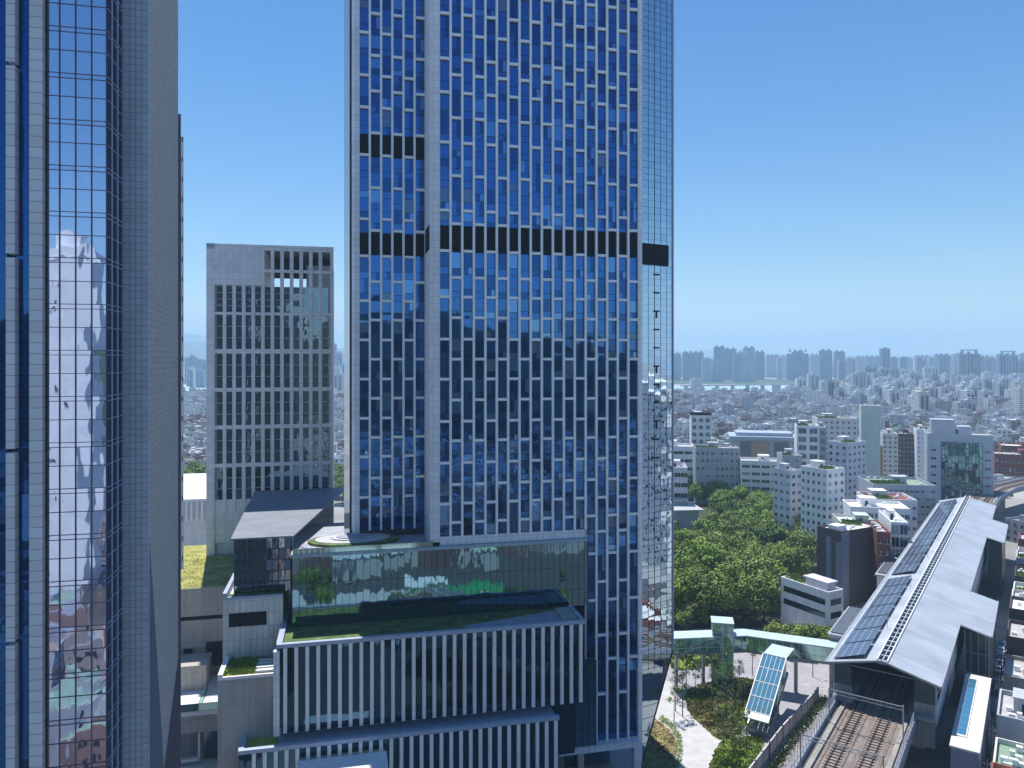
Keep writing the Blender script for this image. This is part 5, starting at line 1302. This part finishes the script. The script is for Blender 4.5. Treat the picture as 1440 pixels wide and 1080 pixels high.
slim = []
for k in range(3):
    b = crown(k+60, 2.1, 10.5, 15, 36, .17, 5.2).mesh('crown', [L_b, leafm('leaf grey green', (.10,.13,.07)), L_c]); t = MB(); t.cone((0,0,0), (.1,.05,9.2), .13, .05, 0, 6)
    r2 = random.Random(k)
    for i in range(9): z = r2.uniform(4.5, 8.6); a = r2.uniform(0, 6.28); t.cone((.05,0,z), (cos(a)*1.4, sin(a)*1.4, z+r2.uniform(.8,1.8)), .045, .015, 0, 4)
    slim.append((b, t.mesh('trunk', M_bark)))
sl = [(952,985),(965,962),(978,978),(990,958),(1003,975),(1015,962),(1028,985),(1040,968),(1002,1002),(1022,1012),(1045,1002),(1010,1028),(1033,1022),(1030,1052),(1050,1060),(1018,1070),(1040,1078),(960,1008),(948,1015),(970,935),(1000,938),(1030,940),(1058,950),(955,940)]
for i, (px, py) in enumerate(sl): tree('slim_tree', slim[i % 3], *G(px, py), rt.uniform(.75,1.1), rt.uniform(0,6), 'slim young tree with sparse crown '+(w3 := 'beside the escalator canopy' if px > 1034 else ('by the pale plaza path' if px < 972 else ('near the covered footbridge' if py < 966 else ('among the shrubs of the large bed' if py < 1030 else 'in the small green bed')))), 'slim young trees '+w3)
# greens seen between the left tower and the framed office
for (px, D, s) in ((250,430,1.1),(262,440,1.2),(274,425,1.0),(286,436,1.2),(296,445,1.2),(256,480,1.2),(270,490,1.3),(284,500,1.2),(476,470,1.2),(470,500,1.2),(482,450,1.0)):
    tree('distant_tree', protos[rt.randrange(4)], (px-720)/FPX*D, D, s, rt.uniform(0,6), 'green tree seen through the gap beside the framed office', 'trees in the gap beside the framed office')
# pale hall roof seen in the gap
r_ = thing('market_hall', 'broad white roofed hall in the gap left of the framed office', 'hall', ((250-720)/FPX*300, 300, 0), R(10))
b_ = MB(); b_.box(-20, 24, 0, 70, 30, 31); b_.build('roof', M_roofw, r_); b_ = MB(); b_.box(-19, 23, 1, 69, 0, 29.9); b_.build('wall', M_cream, r_)
b_ = MB()
for k in range(22): b_.box(-19+k*2, -18.4+k*2, -.4, 0, 22, 30)
b_.build('rib', M_whiteb, r_)

# ------------------------------------------------------------------ low-rise city
CW = [mat('house wall %d' % i, c, .8, 0, .08, .3, rnd=.12, streak=.2) for i, c in enumerate([(.55,.54,.53),(.38,.34,.33),(.30,.19,.17),(.66,.67,.69),(.44,.46,.50),(.72,.71,.69)])]
CR = [mat('house roof %d' % i, c, .85, 0, .25, .4, rnd=.2) for i, c in enumerate([(.36,.38,.41),(.20,.30,.25),(.20,.22,.27),(.70,.72,.74),(.27,.20,.19),(.24,.34,.42)])]
M_tank = mat('yellow water tank', (.50,.42,.12), .5); M_tankb = mat('blue water tank', (.08,.22,.45), .5); M_win = mat('small dark window', (.03,.04,.055), .25)
HM = CW+CR+[M_win, M_tank, M_tankb, M_steel]
def house_into(b, cx, cy, ang, wx2, wy2, h, wi, ri, r2, detail=1):
    c, s = cos(ang), sin(ang)
    def rb(x0, x1, y0, y1, z0, z1, m, top=None):
        mx, my = (x0+x1)/2, (y0+y1)/2; b.rbox(cx+mx*c-my*s, cy+mx*s+my*c, ang, x1-x0, y1-y0, z0, z1, m, top)
    rb(0, wx2, 0, wy2, 0, h, wi, 6+ri)
    ph = .8
    rb(0, wx2, 0, .3, h+.002, h+ph, wi); rb(0, wx2, wy2-.3, wy2, h+.002, h+ph, wi)
    if detail: rb(0, .3, .31, wy2-.31, h+.002, h+ph, wi); rb(wx2-.3, wx2, .31, wy2-.31, h+.002, h+ph, wi)
    hx, hy = r2.uniform(.5, wx2*.6), r2.uniform(wy2*.3, wy2*.55); rb(hx, hx+wx2*.3, hy, hy+wy2*.3, h+.01, h+2.6, wi, 6+r2.randrange(6))
    if detail or r2.random() < .3:
        tx, ty = r2.uniform(.6, wx2-2), r2.uniform(.6, wy2-2); rb(tx, tx+1.2, ty, ty+1.2, h+.01, h+1.7, r2.choice([13, 14, 15, 6+3]))
    nz_ = max(1, int(h/3)); n1, n2 = (3, 3) if detail else (2, 2)
    for j in range(nz_):
        z0 = .9+j*h/nz_; 
        for i in range(n1):
            x = wx2*(i+.5)/n1; rb(x-.75, x+.75, -.06, .01, z0, z0+1.35, 12)
            y = wy2*(i+.5)/n2; rb(-.06, .01, y-.7, y+.7, z0, z0+1.35, 12)
            if detail: rb(wx2-.01, wx2+.06, y-.7, y+.7, z0, z0+1.35, 12)
blocked = []   # discs of world space already used by listed buildings
for o in COL.objects:
    if o.type == 'EMPTY' and o.parent is None and o.location.y > 200: blocked.append((o.location.x, o.location.y))
def free(x, y, r):
    for (a, c) in blocked:
        if (a-x)**2+(c-y)**2 < r*r: return False
    return True
def near_path(x, y, dd):
    for i in range(len(clw)-1):
        a, c = clw[i], clw[i+1]; t_ = max(0, min(1, ((x-a[0])*(c[0]-a[0])+(y-a[1])*(c[1]-a[1]))/((c[0]-a[0])**2+(c[1]-a[1])**2+1e-9)))
        if (a[0]+(c[0]-a[0])*t_-x)**2+(a[1]+(c[1]-a[1])*t_-y)**2 < dd*dd: return True
    return False
clw = [S.w(*p) for p in cl[::3]+[cl[-1]]]
rh = random.Random(3); hs = []
D = 300.0
while D < 1930:
    step = 13+D*.006
    for (pl_, pr) in ((925, 1560), (236, 292), (464, 484)):
        if pl_ < 900 and D < 560: continue
        X0, X1 = (pl_-720)/FPX*D, (pr-720)/FPX*D; x = X0+rh.uniform(0, step)
        while x < X1:
            px = 720+x/D*FPX; xx = x; yy = D+rh.uniform(-2.5, 2.5)
            ok = True
            if pl_ > 900:
                if D < 600 and px < 1100: ok = False
                if D < 420 and px < 1290: ok = False
                if D < 340: ok = ok and px > 1440
                ls = S.loc(xx, yy)
                if -25 < ls[0] < 48 and ls[1] < 240: ok = False
                if near_path(xx, yy, 20): ok = False
                if D < 620 and not free(xx+5, yy+5, 20): ok = False
            if rh.random() < .06: ok = False
            if D > 1780 and px < 1100: ok = False
            if ok: hs.append((xx, yy, rh.choice([0,0,1,2,3,3,4,5]), rh.choice([0,0,1,1,2,3,3,4,5])))
            x += step*rh.uniform(.9, 1.35)
            if rh.random() < .05: x += 8
    D += step*1.12
variants = []
wn = ['beige','brown','red brick','pale grey','grey','cream']; rn = ['grey','green','slate','white','rust brown','blue green']
vmesh = {}
nh = 0; rest = MB()
for (x, y, wi, ri) in hs:
    rz = R(rh.choice([12, 12, 20, 55-90, -35, 35]))+rh.uniform(-.06, .06)
    wx2, wy2, h = rh.uniform(9, 14), rh.uniform(9, 13), rh.choice([7.5, 9, 9.5, 12, 12.5, 15])*rh.uniform(.9, 1.1)
    if rh.random() < .03 and y > 700: h *= 1.8; wx2 *= 1.3
    if nh < 290:
        key = (wi, ri)
        if key not in vmesh:
            b = MB(); r2 = random.Random(wi*10+ri); house_into(b, 0, 0, 0, 11.5, 10.5, [9.2, 12, 9, 12.4, 9.5, 12.2][ri], wi, ri, r2, 1); vmesh[key] = b.mesh('city_house', HM)
        o = bpy.data.objects.new('city_house', vmesh[key]); COL.objects.link(o); o.location = (x, y, 0); o.rotation_euler = (0,0,rz); o.scale = (wx2/11.5, wy2/10.5, rh.uniform(.8, 1.25))
        tag(o, '%s walled low house with %s flat roof in the dense city quarter' % (wn[wi], rn[ri]), 'house', '%s houses with %s roofs' % (wn[wi], rn[ri])); nh += 1
    else: house_into(rest, x, y, rz, wx2, wy2, h, wi, ri, rh, 0 if y > 700 else 1)
tag(rest.build('low_rise_city', HM), 'sea of small flat roofed houses stretching to the river', 'houses', kind='stuff')
# scattered green between the houses
b = MB(); r2 = random.Random(8)
for _ in range(260):
    D = r2.uniform(560, 1900); px = r2.uniform(945, 1440); X = (px-720)/FPX*D
    for _2 in range(34):
        d = Vector((r2.gauss(0,1), r2.gauss(0,1), r2.gauss(0,.7))); d.normalize(); p = Vector((X, D, 9))+d*r2.uniform(2,5); s = r2.uniform(.7,1.5); t1 = Vector((r2.gauss(0,1), r2.gauss(0,1), r2.gauss(0,1))).normalized(); t2 = d.cross(t1)
        b.face([p-t1*s, p+t2*s, p+t1*s, p-t2*s], r2.randint(0,1))
tag(b.build('street_greenery', [L_b, L_c]), 'scattered street greenery among the low houses', 'greenery', kind='stuff')

# ------------------------------------------------------------------ distant apartment towers
def aptmat(i, c, wc, gx=3.0, gz=2.9, gw=.55):
    return mat('apartment facade %d' % i, c, .7, 0, .06, .02, grid=(gx, gz), gcol=wc, gw=gw)
AM = [aptmat(0, (.84,.85,.86), (.30,.33,.37)), aptmat(1, (.68,.69,.72), (.22,.25,.30), 5, 2.9, .7), aptmat(2, (.42,.47,.56), (.12,.16,.22), 4, 3, .5), aptmat(3, (.80,.77,.72), (.30,.30,.30), 6, 2.9, .6), aptmat(4, (.34,.42,.54), (.10,.13,.2), 3.5, 3.4, .4)]
def apt(px0, px1, ytop, D, m, label, style=0, az=None, group='distant apartment towers', depth=14):
    X0, X1 = (px0-720)/FPX*D, (px1-720)/FPX*D; H_ = ZP(ytop, D); Wd = X1-X0
    r_ = thing('apartment_tower', label, 'apartments', (X0, D, 0), R(az or 0), group)
    b = MB(); n = max(1, round(Wd/22))
    r2 = random.Random(int(px0*7+D))
    for i in range(n):
        dy = r2.uniform(0, 6); hh = H_-(r2.uniform(0, .12*H_) if (i in (0, n-1) and n > 2 and style == 1) else (r2.uniform(0, 4) if n > 1 else 0))
        b.box(Wd*i/n+.02, Wd*(i+1)/n-.6, dy, dy+depth, 0, hh)
    b.build('wall', m, r_)
    b = MB()
    for i in range(n): b.box(Wd*(i+.3)/n, Wd*(i+.65)/n, 4, 10, H_-5, H_+4)
    if style == 2: b.box(Wd*.1, Wd*.9, 2, 10, H_+7, H_+10); b.box(Wd*.18, Wd*.24, 3, 9, H_, H_+7); b.box(Wd*.76, Wd*.82, 3, 9, H_, H_+7)
    b.build('roof_block', m, r_)
    if D < 2600 and style != 3:
        b = MB()
        for i in range(n):
            for q in (.28, .7): x = Wd*(i+q)/n; b.box(x-1.2, x+1.2, -.35, .4, 3, H_-6)
        b.build('recess_stripe', M_win, r_)
    return r_
sky_list = [(940,958,497,2900,4,0),(961,990,495,2900,2,0),(1005,1020,487,3000,4,1),(1020,1036,490,3000,2,0),(1038,1054,494,3000,0,0),(1042,1062,514,2700,1,0),(1046,1062,488,3100,4,0),(1062,1076,494,3000,2,0),
 (1078,1096,499,3300,1,0),(1098,1106,500,3200,0,0),(1108,1138,493,2900,4,1),(1140,1152,498,3300,1,0),(1154,1171,492,2850,4,0),(1174,1189,494,3000,2,0),(1192,1204,505,3400,1,0),(1204,1238,501,3500,2,0),
 (1240,1253,490,2500,4,0),(1253,1264,503,2700,1,0),(1217,1237,516,2100,2,0),(1238,1266,517,2000,1,0),(1266,1280,520,2300,0,0),(1288,1308,500,3400,1,0),(1300,1320,516,2400,0,0),(1316,1328,498,3300,2,0),(1330,1345,499,3300,0,0),
 (1349,1380,496,2300,2,2),(1384,1402,506,2900,1,0),(1406,1432,498,2300,2,2),(1426,1450,505,2500,2,0),(1232,1246,542,1500,0,0),(1246,1262,540,1550,1,0),(1264,1284,542,1600,0,0),(1285,1300,530,1800,4,0),
 (1292,1322,543,1450,3,0),(1325,1347,544,1500,3,0),(1350,1382,541,1450,0,0),(1382,1408,556,1300,4,3),(1420,1446,548,1400,0,0),(1340,1358,526,1900,1,0),(1362,1380,528,1850,0,0),(1384,1400,524,2000,0,0),(1404,1418,528,1800,1,0),(1424,1440,527,1900,0,0),
 (973,989,533,1800,0,3),(1138,1154,526,2000,1,0),(1122,1136,532,1900,0,0),(1156,1168,536,1800,0,0),(1170,1182,534,1850,3,0),(1200,1216,526,1900,1,0),(1188,1200,540,1650,3,0),(1206,1222,556,1200,4,3),(1196,1208,560,1150,2,3),
 (259,264,503,2600,4,0),(265,272,500,2500,2,0),(272,280,505,2600,4,0),(281,289,507,2700,1,0),(262,272,516,2300,2,0),(274,287,520,2200,4,0),(466,472,484,2300,4,0),(472,481,496,2200,2,0),(468,482,525,1800,1,0)]
cols = ['white','pale grey','slate blue','cream','blue grey']
seen = {}
for i, (a, c, yt, D, m, stl) in enumerate(sky_list):
    far = 'on the skyline beyond the river' if D > 2600 else ('behind the low houses' if D > 1700 else 'among the low houses')
    if stl == 2: lab = 'grey twin crowned tower block on the skyline, %s' % ('left one of the pair' if a < 1380 else 'right one of the pair')
    else: lab = '%s apartment tower %s' % (cols[m], far)
    if a < 500: lab = '%s apartment tower seen in the narrow gaps between the near towers' % cols[m]
    apt(a, c, yt, D, AM[m], lab, stl, group=lab if stl != 2 else None)
rs = random.Random(31)
for i in range(95):
    D = rs.choice([2700, 3000, 3400, 3800, 4300, 4800]); px = rs.uniform(945, 1445); yt = 503+rs.uniform(-4, 9)-(2 if D < 3500 else 0)
    w2 = rs.uniform(6, 16); m = rs.randrange(5); lab = '%s apartment block in the hazy far rows of the skyline' % cols[m]; apt(px, px+w2, yt, D, AM[m], lab, 0, group=lab)
for i in range(60):
    D = rs.uniform(1750, 2500); px = rs.uniform(1180, 1445); yt = 503+25+rs.uniform(-4, 9)
    w2 = rs.uniform(7, 15); m = rs.choice([0,0,1,3,2]); lab = '%s mid height block crowding behind the low houses' % cols[m]; apt(px, px+w2, yt, D, AM[m], lab, 0, group=lab)
for i in range(70):
    D = rs.uniform(1050, 1750); px = rs.uniform(1160, 1445)
    if px < 1200 and D < 1400: continue
    w2 = rs.uniform(7, 17); m = rs.choice([0,0,3,1,2,0]); yt = 503+88*1050/D-rs.uniform(24, 44)*1050/D; lab = '%s mid rise block rising among the low houses' % cols[m]; apt(px, px+w2, yt, D, AM[m], lab, 3 if rs.random() < .4 else 0, group=lab)
for i in range(22):
    D = rs.uniform(2100, 2900); px = rs.choice([rs.uniform(257, 290), rs.uniform(466, 484)]); m = rs.randrange(5)
    lab = '%s slab block seen in the narrow gaps between the near towers' % cols[m]; apt(px, px+rs.uniform(4, 8), rs.uniform(508, 522), D, AM[m], lab, 0, group=lab)
# river bridge
X0, D0 = G(1040, 549, 12); r_ = thing('river_bridge', 'long low road bridge crossing the river', 'bridge', (X0, 2000, 0), R(18))
b_ = MB(); b_.box(-80, 420, 0, 14, 12, 15); b_.build('deck', M_conc, r_); b_ = MB()
for k in range(11): b_.box(-70+k*48, -64+k*48, 2, 12, 0, 12)
b_.build('pier', M_conc, r_)
# mountains
def ridge(name, pts, D, depth, m, seed):
    b = MB(); n = 90; r0 = pts[0][0]; r1 = pts[-1][0]; rows = 9; V = []
    def prof(px):
        for i in range(len(pts)-1):
            if pts[i][0] <= px <= pts[i+1][0]:
                t_ = (px-pts[i][0])/(pts[i+1][0]-pts[i][0]); return pts[i][1]*(1-t_)+pts[i+1][1]*t_
        return pts[-1][1]
    for j in range(rows+1):
        f = j/rows; e = 1-abs(f-.5)*2
        for i in range(n+1):
            px = r0+(r1-r0)*i/n; H_ = ZP(prof(px), D); X = (px-720)/FPX*D; nz_ = noise.noise((px*.05, f*5, seed))*.16
            V.append((X, D+(f-.5)*depth, max(0, H_*(e**.8)*(1+nz_*(1-e)*2)+noise.noise((px*.25, f*9, seed))*H_*.05)))
    b.v = V
    for j in range(rows):
        for i in range(n): a = j*(n+1)+i; b.f.append((a, a+1, a+n+2, a+n+1)); b.m.append(0)
    return b
M_hill = mat('wooded mountain', (.04,.065,.04), .95, 0, .4, .01)
struct(ridge('m', [(180,490),(258,468),(268,466),(290,472),(330,482),(400,490),(470,488),(520,495)], 13000, 4000, None, 1), 'mountain', M_hill, smooth=True)
struct(ridge('m', [(200,485),(255,478),(300,479),(420,486),(500,488),(560,496)], 8500, 2500, None, 2), 'mountain', M_hill, smooth=True)
struct(ridge('m', [(860,492),(940,489),(962,493),(990,489),(1010,490),(1060,496),(1130,499),(1200,498),(1300,499),(1400,496),(1500,497),(1600,500)], 14000, 3500, None, 3), 'mountain', M_hill, smooth=True)

# ------------------------------------------------------------------ what the mirror glass shows: hill, city and plaza behind the camera
pts = [(-500,486),(-300,478),(0,470),(118,452),(150,458),(300,468),(440,462),(510,440),(560,436),(600,430),(625,436),(645,450),(690,462),(750,474),(820,486),(900,494),(1050,498)]
b = MB(); n = 150; rows = 14; DV = 950
def prof(px):
    for i in range(len(pts)-1):
        if pts[i][0] <= px <= pts[i+1][0]: t_ = (px-pts[i][0])/(pts[i+1][0]-pts[i][0]); return pts[i][1]*(1-t_)+pts[i+1][1]*t_
    return 500
for j in range(rows+1):
    f = j/rows; e = min(1, (1-abs(f-.5)*2))
    for i in range(n+1):
        px = -500+1550*i/n; H_ = ZP(prof(px), DV); X = (px-720)/FPX*DV; m_ = T.mirror(X, DV+(f-.5)*500)
        b.v.append((m_[0], m_[1], max(0, H_*(e**.7)+noise.noise((px*.06, f*7, 2))*10*(1-e*.6)+noise.noise((px*.3, f*22, 5))*3)))
for j in range(rows):
    for i in range(n): a = j*(n+1)+i; b.f.append((a, a+n+1, a+n+2, a+1)); b.m.append(0)
struct(b, 'hill', mat('wooded hill', (.018,.032,.02), .95, 0, .5, .02), smooth=True)
rb_ = random.Random(12); b = MB()
for _ in range(1500):
    Dv = 230+600*rb_.random()**.8; px = rb_.uniform(-250, 980)
    X = (px-720)/FPX*Dv; m_ = T.mirror(X, Dv)
    if m_[1] > -25: continue
    hh = rb_.choice([9,10,12,13,15,18])*(1.5 if rb_.random() < .08 else 1)
    wi, ri = (rb_.choice([1, 2, 4]), rb_.choice([2, 2, 4, 1])) if rb_.random() < .8 else (rb_.randrange(6), rb_.randrange(6))
    house_into(b, m_[0], m_[1], rb_.uniform(0, 3), rb_.uniform(9,16), rb_.uniform(9,14), hh, wi, ri, rb_, 0)
tag(b.build('mirrored_city', HM), 'low city houses mirrored in the tower glass', 'houses', kind='stuff')
# tall white block mirrored in the left tower
X, Y = LT.mirror((92-720)/FPX*235, 235, YG); Hm = ZP(345, 235)
r_ = thing('mirrored_block', 'tall white apartment block mirrored in the left tower glass', 'apartments', (X, Y, 0), R(12.6))
b = MB(); b.box(-7, 7, -14, 0, 0, Hm); b.box(-5, 4, -9, -2, Hm, Hm+4); b.box(-7.3, 7.3, -14.3, .3, Hm-3.5, Hm-3); b.build('wall', mat('bright white block', (.78,.78,.78), .7, 0, .04, .3, grid=(20,2.9), gcol=(.6,.6,.62), gw=.06), r_)
me = win_mesh(1.0, 1.5, M_win)
b = MB()
for j in range(int(Hm/5.8)):
    for q in (-5.6, ): b.box(q-.5, q+.5, -.02, .1, 2+j*5.8, 3.6+j*5.8)
b.build('window_row', M_win, r_)
# broad white block mirrored in the tower's oblique corner
ang = T.rz+R(17.4); ox_, oy_ = T.w(xB, 0); CF = Frame(ox_, oy_, 60.0)
X, Y = CF.mirror((922-720)/FPX*330, 330)
r_ = thing('mirrored_block', 'white apartment slab mirrored in the oblique corner glass', 'apartments', (X, Y, 0), R(12))
Hm = ZP(545, 330)
b = MB(); b.box(-16, 16, -16, 16, 0, Hm); b.build('wall', mat('bright cream slab', (.86,.85,.80), .7, 0, .05), r_)
b = MB()
for j in range(int(Hm/3.1)):
    for i in range(8):
        x = -14+i*4; q = .45 if i % 3 else 1.0; b.box(x-q, x+q, -16.1, -16, 1+j*3.1, 2.2+j*3.1); b.box(x-q, x+q, 16, 16.1, 1+j*3.1, 2.2+j*3.1); b.box(-16.1, -16, x-q, x+q, 1+j*3.1, 2.2+j*3.1); b.box(16, 16.1, x-q, x+q, 1+j*3.1, 2.2+j*3.1)
b.build('window_row', M_win, r_)
# low buildings and green court before the podium, mirrored in its glass
r2 = random.Random(44)
for (px, py, w2, d2, h2, m_, lab) in [(500, 815, 16, 12, 9, M_roofw, 'white roofed low hall'), (455, 800, 12, 10, 8, M_roofw, 'white roofed shed'), (560, 800, 12, 10, 7, M_roofw, 'pale roofed annex'), (640, 795, 10, 8, 7, mat('pink roof', (.5,.18,.18), .7), 'pink roofed kiosk'), (683, 800, 9, 8, 7, mat('pale green roof', (.5,.62,.45), .7), 'pale green roofed pavilion'), (600, 835, 14, 8, 3, M_roofw, 'low white canopy')]:
    X, Y = G(px, py); m2 = T.mirror(X, Y, YB); r_ = thing('mirrored_pavilion', lab+' mirrored in the podium hall glass', 'pavilion', (m2[0], m2[1], 0), T.rz)
    b = MB(); b.box(-w2/2, w2/2, -d2, 0, 0, h2); b.build('wall', M_cream, r_); b = MB(); b.box(-w2/2-.5, w2/2+.5, -d2-.5, .5, h2, h2+.5); b.build('roof', m_, r_)
X, Y = G(640, 832); m2 = T.mirror(X, Y, YB); b = MB(); b.rbox(m2[0], m2[1], T.rz, 34, 16, .05, .12); struct(b, 'green_court', mat('bright green court', (.02,.30,.10), .8))
X, Y = G(520, 850); m2 = T.mirror(X, Y, YB); b = MB(); b.rbox(m2[0], m2[1], T.rz, 90, 30, .03, .045); struct(b, 'forecourt', M_path)
b = MB(); b.rbox(25, 30, T.rz, 300, 120, .006, .018); struct(b, 'road', MATS['asphalt'])  # unseen dark asphalt sheet, added to darken what the podium glass mirrors
r5 = random.Random(19)
for _ in range(12):  # trees added out of view, so the podium glass mirrors something darker
    Dv = r5.uniform(215, 330); px = r5.uniform(380, 900); X = (px-720)/FPX*Dv; m2 = T.mirror(X, Dv, YB)
    if m2[1] > 62: continue
    tree('added_mirror_tree', protos[r5.randrange(5)], m2[0], m2[1], r5.uniform(.5,.9), r5.uniform(0,6), 'tree added out of view to darken the podium glass reflection', 'trees added out of view to darken the podium glass reflection')

# ------------------------------------------------------------------ haze
hz = MB(); hz.box(-9000, 9000, -3500, 17000, -1, 560)
m = bpy.data.materials.new('haze air'); m.use_nodes = True; n = m.node_tree.nodes; n.remove(n['Principled BSDF'])
pv = n.new('ShaderNodeVolumePrincipled'); pv.inputs['Color'].default_value = (.50,.76,1,1); pv.inputs['Density'].default_value = 1.6e-4; pv.inputs['Anisotropy'].default_value = 0.0
m.node_tree.links.new(pv.outputs[0], n['Material Output'].inputs['Volume'])
ho = hz.build('haze', m); ho['kind'] = 'stuff'
